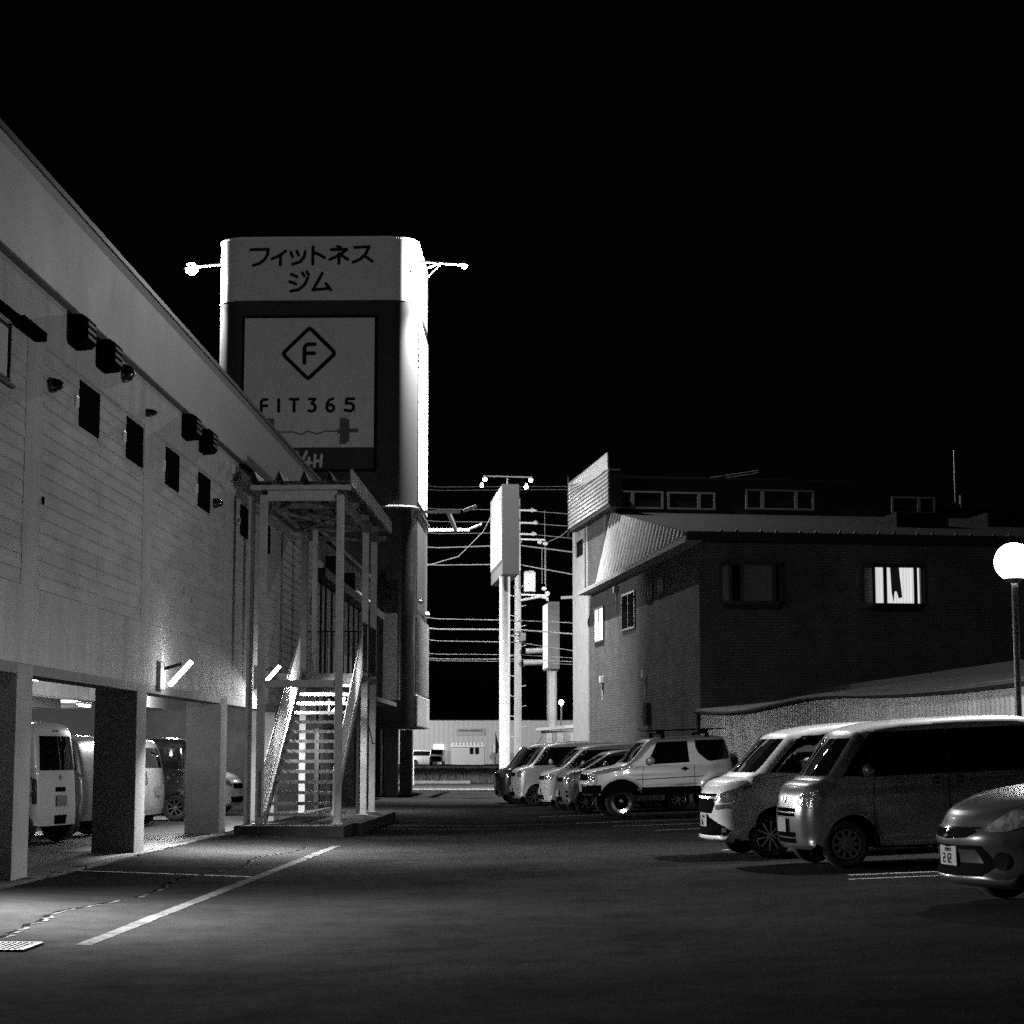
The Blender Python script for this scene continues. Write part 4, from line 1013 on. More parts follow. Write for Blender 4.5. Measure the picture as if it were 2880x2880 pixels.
def resample(P, s):
    out = [P[0]]
    for i in range(len(P) - 1):
        a, c = Vector(P[i]), Vector(P[i + 1]); L = (c - a).length
        if L < 1e-5: continue
        k = max(1, int(math.ceil(L / s)))
        for j in range(1, k + 1): q = a.lerp(c, j / k); out.append((q.x, q.y))
    Q = [out[0]]
    for p in out[1:]:
        if (Vector(p) - Vector(Q[-1])).length > .012: Q.append(p)
    return Q
def sst(t): t = max(0., min(1., t)); return t * t * (3 - 2 * t)

class Car:
    def __init__(s, sp, label, cat, group, front_wheel=None, rear_corner=None, rz=9.8, pitch=.03, z=None, name='parked_car'):
        q = sp.get('squash', 0); sp = dict(sp)
        s.fx = (lambda x: x - q * sst(x / .55)) if q else (lambda x: x)
        if q:
            sp['prof'] = [(s.fx(x), z) for (x, z) in sp['prof']]; sp['wh'] = tuple(s.fx(x) for x in sp['wh']); sp['L'] -= q
            sp['gaps'] = [([(s.fx(x), z) for (x, z) in ln], w_) for (ln, w_) in sp.get('gaps', [])]
        s.sp = sp; L, W = sp['L'], sp['W']
        c, sn = math.cos(R(rz)), math.sin(R(rz))
        if front_wheel: ref = (sp['wh'][0] - L / 2, -W); tgt = front_wheel
        else: ref = (L / 2, -W); tgt = rear_corner
        x = tgt[0] - (ref[0] * c - ref[1] * sn); y = tgt[1] - (ref[0] * sn + ref[1] * c)
        zz = gz(x, y) if z is None else z
        s.root = empty(name, (x, y, zz + .004), label=label, cat=cat, group=group, rot=(0, -pitch, R(rz)))
        OFF[s.root.name] = Vector((L / 2, 0, 0))
        s.body()
    def deform(s, x, y, z):
        sp = s.sp; W, L = sp['W'], sp['L']; t = y / W; sg = 1 if y > 0 else -1
        k = 1.0
        if z > sp['belt']: k *= 1 - sp['tum'] * (z - sp['belt'])
        f = max(0, 1 - x / sp.get('ftl', .75)); k *= 1 - sp.get('ftaper', .10) * f * f
        f = max(0, 1 - (L - x) / .6); k *= 1 - .06 * f * f
        yy = y * k
        if abs(t) > .6:
            e = (abs(t) - .6) / .4
            if z < sp['belt']: yy -= sg * e * (.03 * ((z - .65) / .5) ** 2)
            for (z0, a, w_) in sp.get('crease', ((.78, .016, .05),)):
                if .9 < x < L - .5: yy += sg * e * a * math.exp(-((z - z0 - .03 * (x - 1.5)) / w_) ** 2)
            for wx in sp['wh']:
                d = math.hypot(x - wx, z - sp['wr']) - sp['ra']
                if d < .25: yy += sg * e * sp.get('flare', .018) * math.exp(-(max(0, d) / .07) ** 2)
        xx = x + sp.get('bow', .10) * t * t * sst(1 - x / 1.9) - .07 * t * t * sst((x - (L - .9)) / .9)
        z2 = z - .03 * t * t * sst((z - sp['belt'] + .15) / .4)
        return (xx, yy, z2)
    def rad(s, x, z):
        sp = s.sp; L = sp['L']
        a = sst(1 - x / .55) * sp.get('fr', .20); r = max(.085, a if z < 1.05 else s.sp.get('rr', .12))
        r = max(r, sst(1 - (L - x) / .35) * .13)
        if z < .34: r = min(r, .05 + (r - .05) * max(0, (z - .2) / .14))
        return max(r, .03)
    def body(s):
        sp = s.sp; W, L = sp['W'], sp['L']; wr, ra, zb = sp['wr'], sp['ra'], sp['zb']
        up = resample(chaikin(sp['prof'], 2), .07)
        n_up = len(up); loop = list(up); rads = [s.rad(*p) for p in up]
        dx = math.sqrt(max(.01, ra * ra - (zb - wr) ** 2)); lo = [up[-1]]
        for wx in (sp['wh'][1], sp['wh'][0]):
            a0 = math.atan2(zb - wr, dx)
            lo.append((wx + dx, zb))
            for k in range(1, 18): a = a0 + (PI - 2 * a0) * k / 18; lo.append((wx + ra * math.cos(a), wr + ra * math.sin(a)))
            lo.append((wx - dx, zb))
        lo.append(up[0]); lo2 = [lo[0]]
        for i in range(1, len(lo)):
            a, c = lo[i - 1], lo[i]; d = math.hypot(c[0] - a[0], c[1] - a[1]); k = max(1, int(d / .12))
            for j in range(1, k + 1): lo2.append((a[0] + (c[0] - a[0]) * j / k, a[1] + (c[1] - a[1]) * j / k))
        lo2 = lo2[1:-1]; loop += lo2; rads += [.022] * len(lo2)
        n = len(loop)
        # smooth radii
        for _ in range(3): rads = [min(rads[i], (rads[i - 1] + rads[i] * 2 + rads[(i + 1) % n]) / 4 + .02) for i in range(n)]
        area = sum(loop[i][0] * loop[(i + 1) % n][1] - loop[(i + 1) % n][0] * loop[i][1] for i in range(n)) / 2
        sg = 1 if area > 0 else -1
        nrm = []
        for i in range(n):
            a, p, c = Vector(loop[i - 1]), Vector(loop[i]), Vector(loop[(i + 1) % n])
            d1 = (p - a).normalized(); d2 = (c - p).normalized(); d = (d1 + d2).normalized() if (d1 + d2).length > .01 else d1
            m = Vector((-d.y, d.x)) * sg; cs = max(.6, m.dot(Vector((-d2.y, d2.x)) * sg)); nrm.append(m / cs)
        cols = []
        for yy in (0, .3, .6, .85): cols.append([(0, (W - r) * yy) for r in rads])
        for k in range(0, 6): a = PI / 2 * k / 5; cols.append([(r * (1 - math.cos(a)), W - r + r * math.sin(a)) for r in rads])
        bm = bmesh.new(); grid = []
        full = [[(d, -y) for (d, y) in c] for c in cols[:0:-1]] + cols
        for c in full:
            row = []
            for i in range(n):
                d, y = c[i]; p = Vector(loop[i]) + nrm[i] * d; row.append(bm.verts.new((p.x, y, p.y)))
            grid.append(row)
        for j in range(len(grid) - 1):
            for i in range(n):
                f = bm.faces.new((grid[j][i], grid[j][(i + 1) % n], grid[j + 1][(i + 1) % n], grid[j + 1][i]))
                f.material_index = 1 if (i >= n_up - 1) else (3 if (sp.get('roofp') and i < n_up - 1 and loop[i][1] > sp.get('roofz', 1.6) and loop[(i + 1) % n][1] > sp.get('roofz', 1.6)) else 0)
        caps = [bm.faces.new(grid[0][::-1]), bm.faces.new(grid[-1])]
        bmesh.ops.triangulate(bm, faces=caps, ngon_method='EAR_CLIP')
        g_ = .09
        k = g_
        while k < L:
            bmesh.ops.bisect_plane(bm, geom=bm.verts[:] + bm.edges[:] + bm.faces[:], dist=1e-4, plane_co=(k, 0, 0), plane_no=(1, 0, 0)); k += g_
        k = .2
        while k < 1.9:
            bmesh.ops.bisect_plane(bm, geom=bm.verts[:] + bm.edges[:] + bm.faces[:], dist=1e-4, plane_co=(0, 0, k), plane_no=(0, 0, 1)); k += .07
        for v in bm.verts: v.co = Vector(s.deform(*v.co))
        bmesh.ops.recalc_face_normals(bm, faces=bm.faces)
        s.bvh = BVHTree.FromBMesh(bm)
        vs = [tuple(v.co) for v in bm.verts]; bm.verts.index_update()
        fs = [tuple(v.index for v in f.verts) for f in bm.faces]; ms = [f.material_index for f in bm.faces]; bm.free()
        mb = MB(); mb.v = vs; mb.f = fs; mb.m = ms
        # door gaps joined to the skin
        for (ln, w_) in sp.get('gaps', []):
            for i in range(len(ln) - 1):
                (x0, z0), (x1, z1) = ln[i], ln[i + 1]; d = Vector((x1 - x0, z1 - z0)).normalized(); q = Vector((-d.y, d.x)) * w_ / 2
                P = [(x0 - q.x, z0 - q.y), (x1 - q.x, z1 - q.y), (x1 + q.x, z1 + q.y), (x0 + q.x, z0 + q.y)]
                for m_ in (1, -1):
                    v_, f_ = s.project(P, 0, .003, m_); mb.add(v_, f_, 2)
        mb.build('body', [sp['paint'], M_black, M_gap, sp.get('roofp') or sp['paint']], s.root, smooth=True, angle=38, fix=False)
    def project(s, P, az, eps, mirror=1, step=.06):
        """P list of (u,z); rays along the azimuth onto the skin"""
        a = R(az); d = Vector((math.sin(a), math.cos(a), 0)); ua = Vector((math.cos(a), -math.sin(a), 0))
        bm = bmesh.new(); f = bm.faces.new([bm.verts.new((u, z, 0)) for (u, z) in P])
        bmesh.ops.triangulate(bm, faces=[f])
        u0, u1 = min(p[0] for p in P), max(p[0] for p in P); z0, z1 = min(p[1] for p in P), max(p[1] for p in P)
        for (lo, hi, no) in ((u0, u1, (1, 0, 0)), (z0, z1, (0, 1, 0))):
            k = lo + step
            while k < hi - .01:
                bmesh.ops.bisect_plane(bm, geom=bm.verts[:] + bm.edges[:] + bm.faces[:], dist=1e-4, plane_co=(k if no[0] else 0, k if no[1] else 0, 0), plane_no=no); k += step
        bm.verts.index_update(); vs = []
        for v in bm.verts:
            o = ua * v.co.x + Vector((0, 0, v.co.y)) - d * 6
            h = s.bvh.ray_cast(o, d)
            if h[0] is None:
                h = s.bvh.find_nearest(o + d * 5.2)
            p = h[0] - d * eps
            if mirror < 0: p = Vector((p.x, -p.y, p.z))
            vs.append(tuple(p))
        fs = [tuple(v.index for v in f.verts) for f in bm.faces]
        if mirror < 0: fs = [f[::-1] for f in fs]
        bm.free(); return vs, fs
    def decal(s, name, P, az, m, eps=.005, both=True, parent=None, pts3=False):
        if az == 0: P = [(s.fx(x), z) for (x, z) in P]
        if pts3:
            P = [(s.fx(p[0]), p[1], p[2]) for p in P]
            a = R(az); P = [(p[0] * math.cos(a) - p[1] * math.sin(a), p[2]) for p in P]
        o = None
        for mi in ((1, -1) if both else (1,)):
            v_, f_ = s.project(P, az, eps, mi); b = MB(); b.add(v_, f_); o = b.build(name, m, s.root, smooth=True, angle=50, fix=False)
            if parent: o.parent = parent
        return o
    def wheels(s, style='alloy', n=10, rimr=None, mrim=None):
        sp = s.sp; wr = sp['wr']; W = sp['W']; rr = rimr or wr * .66
        for wx in sp['wh']:
            for sd_ in (-1, 1):
                y0 = sd_ * (W - .012); q = -sd_
                def Y(h): return y0 + q * h
                def lathe(prof, nn=32):
                    b = MB(); vs = []; fs = []
                    for (r, h) in prof:
                        for k in range(nn): a = 2 * PI * k / nn; vs.append((wx + r * math.cos(a), Y(h), wr + r * math.sin(a)))
                    for i in range(len(prof) - 1):
                        for k in range(nn): fs.append((i * nn + k, i * nn + (k + 1) % nn, (i + 1) * nn + (k + 1) % nn, (i + 1) * nn + k))
                    return b.add(vs, fs)
                hub = lathe([(rr * .96, .075), (0.002, .08)]).build('wheel', M_black, s.root)
                ty = lathe([(rr, .03), (rr + .02, .012), (wr - .045, 0), (wr - .018, .012), (wr, .035), (wr, .15), (wr - .02, .175), (rr, .17)]).build('tyre', M_rubber, s.root, smooth=True, angle=50); ty.parent = hub
                b = lathe([(rr * 1.0, .03), (rr * .985, .018), (rr * .90, .03), (rr * .87, .07)])
                if style == 'alloy':
                    for k in range(n):
                        a = 2 * PI * k / n + .2; e = .09 if k % 2 else -.09
                        b.bar((wx + rr * .16 * math.cos(a + e), Y(.038), wr + rr * .16 * math.sin(a + e)), (wx + rr * .92 * math.cos(a), Y(.028), wr + rr * .92 * math.sin(a)), .022, .022, up=(0, 1, 0))
                    b.lathe([(rr * .2, 0), (rr * .2, q * .02)], (wx, Y(.03), wr), 'y', 16); b.lathe([(.002, 0), (rr * .2, q * .004)], (wx, Y(.028), wr), 'y', 16)
                elif style == 'cap':
                    b = lathe([(rr, .03), (rr * .97, .008), (rr * .86, .012)])
                    for k in range(n):
                        a = 2 * PI * k / n; b.bar((wx + rr * .5 * math.cos(a), Y(.012), wr + rr * .5 * math.sin(a)), (wx + rr * .9 * math.cos(a), Y(.014), wr + rr * .9 * math.sin(a)), .035, .012, up=(0, 1, 0))
                    b.lathe([(.002, q * -.004), (rr * .3, 0), (rr * .55, q * .008), (rr * .56, q * .03)], (wx, Y(.01), wr), 'y', 24)
                else:
                    b = lathe([(rr * 1.0, .03), (rr * .99, .01), (rr * .70, .02), (rr * .66, .08)], 32)
                    b.lathe([(.05, 0), (.055, q * -.03), (.002, q * -.04)], (wx, Y(.07), wr), 'y', 12)
                rim = b.build('rim', mrim or M_rim, s.root, smooth=True, angle=35); rim.parent = hub
    def mirror(s, x, z, w_=.10, h=.15, m=None, out=.11):
        x = s.fx(x)
        for sd_ in (-1, 1):
            y = sd_ * (s.sp['W'] * (1 - s.sp['tum'] * max(0, z - s.sp['belt'])) + out)
            b = MB(); b.ball((x, y, z), 1, 14, sx=w_ * .75, sy=.10, sz=h / 2 * 1.15)
            b.bar((x + .02, y - sd_ * .13, z - h * .45), (x + .01, y, z - h * .3), .035, .03)
            b.build('side_mirror', m or s.sp['paint'], s.root, smooth=True)
    def handle(s, pts, m=None):
        for (x0_, z) in pts:
            x = s.fx(x0_)
            for mi in (1, -1):
                v_, _ = s.project([(x - .01, z - .01), (x + .01, z - .01), (x + .01, z + .01)], 0, .018, mi); y = v_[0][1]
                b = MB(); b.bar((x - .085, y, z), (x + .085, y, z), .016, .026); b.build('door_handle', m or s.sp['paint'], s.root, bevel=.006)
            s.decal('handle_recess', [(x0_ + .06 * math.cos(a), z + .045 * math.sin(a)) for a in [k * PI / 6 for k in range(12)]], 0, M_gap, .004)
    def plate(s, z, text='', front=True, x=None):
        sp = s.sp; az = 90
        if front: h = s.bvh.ray_cast(Vector((-3, 0, z)), Vector((1, 0, 0))); px = h[0].x - .022; sx = -1
        else: h = s.bvh.ray_cast(Vector((9, 0, z)), Vector((-1, 0, 0))); px = h[0].x + .022; sx = 1
        b = MB(); b.box(px - .006, px + .006, -.165, .165, z - .083, z + .083); pl = b.build('number_plate', M_plate, s.root, bevel=.003)
        b = MB(); xx = px + sx * .008
        def Yl(y): return y * (1 if sx > 0 else -1)      # reading direction
        SEG = {'0': 'abcdef', '1': 'bc', '2': 'abged', '3': 'abgcd', '4': 'fgbc', '5': 'afgcd', '6': 'afgedc', '7': 'abc', '8': 'abcdefg', '9': 'abfgcd'}
        def digit(ch, y, zc, w_, h_, t_):
            if ch not in SEG: return
            S = {'a': (0, h_, w_, h_), 'g': (0, h_ / 2, w_, h_ / 2), 'd': (0, 0, w_, 0), 'f': (0, h_ / 2, 0, h_), 'e': (0, 0, 0, h_ / 2), 'b': (w_, h_ / 2, w_, h_), 'c': (w_, 0, w_, h_ / 2)}
            for c_ in SEG[ch]:
                y0, z0, y1, z1 = S[c_]; ya, yb = sorted((Yl(y + y0 - t_ / 2), Yl(y + y1 + t_ / 2))); b.box(xx - .002, xx + .001, ya, yb, zc + z0 - t_ / 2, zc + z1 + t_ / 2)
        for i, ch in enumerate(text): digit(ch, -.10 + i * .062, z - .058, .034, .07, .013)
        for i in range(5): digit('538'[i % 3], -.06 + i * .028, z + .038, .014, .026, .005)
        if text:
            o = b.build('plate_number', M_signink, s.root); o.parent = pl
        return pl

def side_glass(car, band, panes, m=None):
    car.decal('window_band', band, 0, M_gloss_black, .004)
    for p in panes: car.decal('side_window', p, 0, m or M_glass, .009)

# --- boxy van beside the nearest car
def spec_van(pt, **k):
    d = dict(L=3.39, W=.735, wr=.275, ra=.32, zb=.22, belt=1.02, tum=.10, squash=.20, wh=(.74, 3.02), paint=pt, fr=.19, bow=.10, ftaper=.09, flare=.016,
             prof=[(.06, .22), (.01, .27), (.0, .42), (-.005, .60), (.02, .76), (.05, .87), (.12, .955), (.28, 1.0), (.46, 1.035), (.85, 1.53), (.97, 1.62), (1.2, 1.675), (1.6, 1.71), (2.3, 1.735), (3.0, 1.725), (3.25, 1.68), (3.31, 1.5), (3.36, 1.05), (3.39, .8), (3.39, .45), (3.36, .22)],
             gaps=[([(1.10, .30), (1.08, .75), (1.10, 1.03)], .009), ([(2.01, .30), (2.01, 1.04)], .009), ([(2.01, .985), (3.3, 1.0)], .008), ([(.10, .70), (.30, .70)], .006)], crease=((.83, .018, .05), (.60, .010, .06)))
    d.update(k); return d
c = Car(spec_van(P_beige, roofp=P_white, roofz=1.57), 'boxy dark grey van with lamplight painted white on its roof beside the nearest hatchback', 'van', 'cars parked along the right side', front_wheel=(3.28, 23.1))  # white roof colour stands in for lamplight falling from above
side_glass(c, [(.72, 1.06), (1.04, 1.50), (1.10, 1.56), (3.22, 1.60), (3.30, 1.08), (1.1, 1.045)],
           [[(.80, 1.08), (.99, 1.36), (1.02, 1.40), (1.02, 1.08)], [(1.08, 1.075), (1.08, 1.52), (1.94, 1.55), (1.94, 1.075)], [(2.06, 1.08), (2.06, 1.55), (2.82, 1.56), (2.82, 1.085)], [(2.90, 1.09), (2.90, 1.56), (3.18, 1.55), (3.22, 1.1)]])
c.decal('windscreen', [(-.60, 1.07), (.60, 1.07), (.55, 1.50), (-.55, 1.50)], 90, M_glass, .006, both=False)
c.decal('headlight', [(.06, -.40, .72), (.07, -.42, .82), (.12, -.52, .89), (.2, -.66, .91), (.36, -.72, .90), (.46, -.735, .86), (.36, -.73, .76), (.2, -.66, .70)], 50, M_lens, .006, pts3=True)
for z0, z1 in ((.60, .64), (.655, .70), (.29, .345), (.36, .42)):
    c.decal('grille', [(-.36, z0), (.36, z0), (.36, z1), (-.36, z1)], 90, M_black, .005, both=False)
c.decal('emblem', [(.04 * math.cos(k * PI / 5), .80 + .045 * math.sin(k * PI / 5)) for k in range(10)], 90, M_chrome, .010, both=False)
c.plate(.50, '', True); c.wheels('cap', 10, .178, M_hub); c.handle([(1.86, .985), (2.16, .985)]); c.mirror(1.0, 1.12)
c.decal('tail_light', [(-.70, .75), (-.60, .75), (-.60, 1.25), (-.70, 1.25)], 270 - 360 + 0, M_tail, .006) if False else None

# --- white compact wagon
def spec_wagon(pt, **k):
    d = dict(L=3.71, W=.81, wr=.29, ra=.36, zb=.22, belt=1.05, tum=.12, squash=.16, wh=(.84, 3.25), paint=pt, fr=.26, bow=.13, ftaper=.12, flare=.018,
             prof=[(.10, .21), (-.03, .25), (-.02, .30), (.03, .42), (.0, .62), (.0, .74), (.04, .86), (.10, .94), (.25, 1.01), (.60, 1.075), (1.10, 1.565), (1.2, 1.62), (1.55, 1.69), (2.2, 1.73), (3.1, 1.72), (3.5, 1.66), (3.60, 1.4), (3.68, 1.0), (3.71, .7), (3.70, .4), (3.64, .22)],
             gaps=[([(1.22, .30), (1.20, .75), (1.24, 1.05)], .009), ([(2.2, .30), (2.2, 1.06)], .009), ([(.34, .985), (.80, 1.02), (1.1, 1.05)], .006)], crease=((.84, .02, .05),))
    d.update(k); return d
c = Car(spec_wagon(P_white), 'white compact wagon with large headlamps parked between the dark van and the silver jeep', 'wagon', 'cars parked along the right side', front_wheel=(2.66, 25.65))
side_glass(c, [(.86, 1.10), (1.27, 1.52), (1.34, 1.56), (3.40, 1.60), (3.55, 1.12), (1.3, 1.07)],
           [[(1.0, 1.12), (1.19, 1.34), (1.19, 1.12)], [(1.24, 1.11), (1.24, 1.52), (2.14, 1.56), (2.14, 1.11)], [(2.26, 1.11), (2.26, 1.56), (3.0, 1.57), (3.0, 1.12)]])
c.decal('windscreen', [(-.66, 1.11), (.66, 1.11), (.60, 1.53), (-.60, 1.53)], 90, M_glass, .006, both=False)
c.decal('headlight', [(.02, -.40, .80), (.02, -.42, .74), (.10, -.62, .725), (.30, -.78, .78), (.45, -.80, .86), (.64, -.80, .95), (.40, -.79, .925), (.14, -.66, .875)], 45, M_lens, .007, pts3=True)
c.decal('lower_lamp', [(.02, -.46, .69), (.04, -.48, .63), (.14, -.66, .66), (.26, -.75, .71), (.12, -.64, .71)], 45, M_lens, .007, pts3=True)
c.decal('grille', [(-.44, .84), (.44, .84), (.42, .70), (.30, .585), (-.30, .585), (-.42, .70)], 90, M_black, .006, both=False)
c.decal('grille_bar', [(-.50, .775), (.50, .775), (.50, .805), (-.50, .805)], 90, M_chrome, .016, both=False)
c.decal('bumper_intake', [(-.62, .30), (.62, .30), (.66, .36), (.56, .43), (.26, .45), (.22, .53), (-.22, .53), (-.26, .45), (-.56, .43), (-.66, .36)], 90, M_black, .006, both=False)
c.decal('fog_lamp', [(.10, -.57, .34), (.14, -.64, .345), (.14, -.64, .395), (.10, -.57, .40)], 55, M_lens, .014, pts3=True)
c.plate(.49, '56', True); c.wheels('alloy', 10, .20); c.mirror(1.36, 1.17, .14, .19); c.handle([(2.08, 1.0)])
c.decal('door_mirror_base', [(1.24, 1.08), (1.38, 1.08), (1.3, 1.18)], 0, M_black, .012)

# --- silver two-door jeep
d = dict(L=3.39, W=.735, wr=.333, ra=.45, zb=.46, belt=1.08, tum=.15, wh=(.74, 2.99), paint=P_silver, fr=.14, bow=.06, ftaper=.05, flare=.03,
         prof=[(.06, .50), (.0, .56), (-.02, .78), (.03, .80), (.05, .98), (.10, 1.03), (.45, 1.09), (.94, 1.165), (1.37, 1.66), (1.5, 1.70), (1.8, 1.725), (2.6, 1.745), (3.05, 1.74), (3.21, 1.69), (3.27, 1.5), (3.35, 1.15), (3.38, .9), (3.38, .55), (3.33, .46)],
         gaps=[([(1.24, .50), (1.23, .9), (1.27, 1.10)], .010), ([(2.41, .56), (2.41, 1.10)], .009)], crease=((.98, .012, .05),))
c = Car(d, 'silver two-door jeep with black sills and a ski carrier on its roof', 'jeep', 'cars parked along the right side', front_wheel=(1.24, 43.5))
c.decal('side_window', [(1.33, 1.13), (1.50, 1.43), (1.60, 1.62), (2.28, 1.63), (2.31, 1.16)], 0, M_glass, .006)
c.decal('side_window', [(2.46, 1.64), (3.10, 1.64), (3.14, 1.62), (3.24, 1.24), (3.2, 1.215), (2.78, 1.17), (2.7, 1.2), (2.52, 1.36), (2.46, 1.5)], 0, M_glass, .006)
c.decal('windscreen', [(-.60, 1.19), (.60, 1.19), (.56, 1.62), (-.56, 1.62)], 90, M_glass, .006, both=False)
c.decal('sill_cladding', [(1.20, .47), (2.54, .47), (2.54, .64), (1.20, .64)], 0, M_black, .012)
c.decal('side_moulding', [(1.08, .80), (2.62, .84), (2.62, .858), (1.08, .818)], 0, M_black, .010)
for wx in (.74, 2.99):
    for k in range(12):
        pass
    ring = [(wx + .505 * math.cos(PI * k / 14 - .0), .333 + .505 * math.sin(PI * k / 14)) for k in range(15)] + [(wx + .445 * math.cos(PI * k / 14), .333 + .455 * math.sin(PI * k / 14)) for k in range(14, -1, -1)]
    c.decal('wheel_arch_flare', ring, 0, M_black, .022)
c.decal('front_bumper', [(-.66, .52), (.66, .52), (.66, .70), (-.66, .70)], 90, M_black, .010, both=False)
c.decal('bumper_corner', [(.0, -.5, .53), (.30, -.73, .53), (.30, -.73, .72), (.0, -.5, .72)], 45, M_black, .012, pts3=True)
c.decal('grille', [(-.42, .82), (.42, .82), (.42, .96), (-.42, .96)], 90, M_black, .006, both=False)
c.decal('headlight', [(-.56 + .09 * math.cos(k * PI / 6), .89 + .085 * math.sin(k * PI / 6)) for k in range(12)], 90, M_lens, .012)
c.decal('side_lamp', [(.07, -.64, .84), (.14, -.71, .84), (.14, -.71, .95), (.07, -.64, .95)], 50, M_lens, .008, pts3=True)
c.plate(.66, '', True); c.wheels('ring', 8, .235, M_chrome); c.handle([(2.20, 1.02)], M_black); c.mirror(1.42, 1.22, .12, .16)
b = MB(); b.lathe([(.33, 0), (.34, .03), (.34, .17), (.30, .2), (.002, .2)], (3.37, .05, .95), 'x', 28); b.build('spare_wheel', M_rubber, c.root, smooth=True)
for x in (1.75, 2.75):
    b = MB(); b.bar((x, -.62, 1.80), (x, .62, 1.80), .05, .035); b.box(x - .04, x + .04, -.64, -.58, 1.70, 1.80); b.box(x - .04, x + .04, .58, .64, 1.70, 1.80); b.build('roof_rack', M_black, c.root)
b = MB(); b.bar((1.35, -.45, 1.875), (3.2, -.45, 1.885), .09, .02); b.bar((1.45, -.3, 1.87), (3.05, -.3, 1.88), .09, .03)
for x in (1.75, 2.75): b.box(x - .06, x + .06, -.52, -.22, 1.82, 1.90)
b.build('ski_carrier', M_black, c.root)
b = MB(); b.tube([(1.3, -.45, 1.875), (1.22, -.5, 1.93)], .012, 6); b.build('antenna', M_black, c.root)

# --- nearest hatchback
d = dict(L=3.85, W=.85, wr=.30, ra=.37, zb=.20, belt=.98, tum=.20, wh=(.86, 3.29), paint=P_dark, fr=.34, bow=.24, ftaper=.16, flare=.03, ftl=.9,
         prof=[(.16, .19), (.03, .22), (.0, .27), (.04, .34), (.06, .44), (.02, .54), (.02, .62), (.08, .70), (.13, .78), (.22, .85), (.45, .94), (.8, 1.0), (1.08, 1.03), (1.65, 1.39), (1.85, 1.46), (2.3, 1.505), (3.0, 1.49), (3.5, 1.41), (3.74, 1.1), (3.83, .9), (3.84, .5), (3.78, .22)],
         gaps=[([(1.30, .28), (1.28, .7), (1.34, 1.0)], .009), ([(2.4, .28), (2.4, 1.0)], .009)], crease=((.80, .02, .06),))
c = Car(d, 'dark hatchback cut by the right edge of the picture, nearest of the parked cars', 'car', 'cars parked along the right side', front_wheel=(4.30, 16.5), rz=12.5)
side_glass(c, [(1.25, 1.02), (1.72, 1.36), (1.95, 1.42), (3.1, 1.41), (3.4, 1.08)], [[(1.5, 1.05), (1.78, 1.33), (2.35, 1.38), (2.35, 1.05)], [(2.45, 1.05), (2.45, 1.38), (3.05, 1.37), (3.2, 1.1)]])
c.decal('windscreen', [(-.66, 1.06), (.66, 1.06), (.58, 1.38), (-.58, 1.38)], 90, M_glass, .006, both=False)
c.decal('headlight', [(.16, -.46, .66), (.18, -.50, .72), (.30, -.62, .82), (.50, -.74, .91), (.72, -.80, .95), (.62, -.82, .82), (.42, -.78, .72), (.25, -.64, .66)], 45, M_lens, .007, pts3=True)
c.decal('upper_grille', [(-.40, .66), (-.30, .61), (0, .595), (.30, .61), (.40, .66), (.34, .685), (0, .675), (-.34, .685)], 90, M_black, .008, both=False)
c.decal('grille_chrome', [(-.42, .685), (0, .675), (.42, .685), (.42, .70), (0, .695), (-.42, .70)], 90, M_chrome, .014, both=False)
c.decal('emblem', [(-.05, .66), (.01, .68), (.05, .66), (-.01, .645), (.05, .62), (-.01, .60), (-.05, .62), (.01, .64)], 90, M_chrome, .018, both=False)
c.decal('bumper_intake', [(-.46, .545), (.46, .545), (.56, .38), (.46, .29), (-.46, .29), (-.56, .38)], 90, M_black, .006, both=False)
c.decal('intake_bar', [(-.40, .51), (.40, .51), (.46, .40), (-.46, .40)], 90, P_dark, .012, both=False)
c.decal('fog_lamp', [(u_ * .075, .42 + v_ * .075) for (u_, v_) in [(math.cos(k * PI / 6), math.sin(k * PI / 6)) for k in range(12)]][:0] or [(.20 * .7 + .64 * .7 + .075 * math.cos(k * PI / 6), .42 + .075 * math.sin(k * PI / 6)) for k in range(12)], 45, M_gloss_black, .008)
c.plate(.45, '212', True); c.wheels('alloy', 8, .21); c.mirror(1.55, 1.08, .12, .14); c.handle([(2.2, .90)])

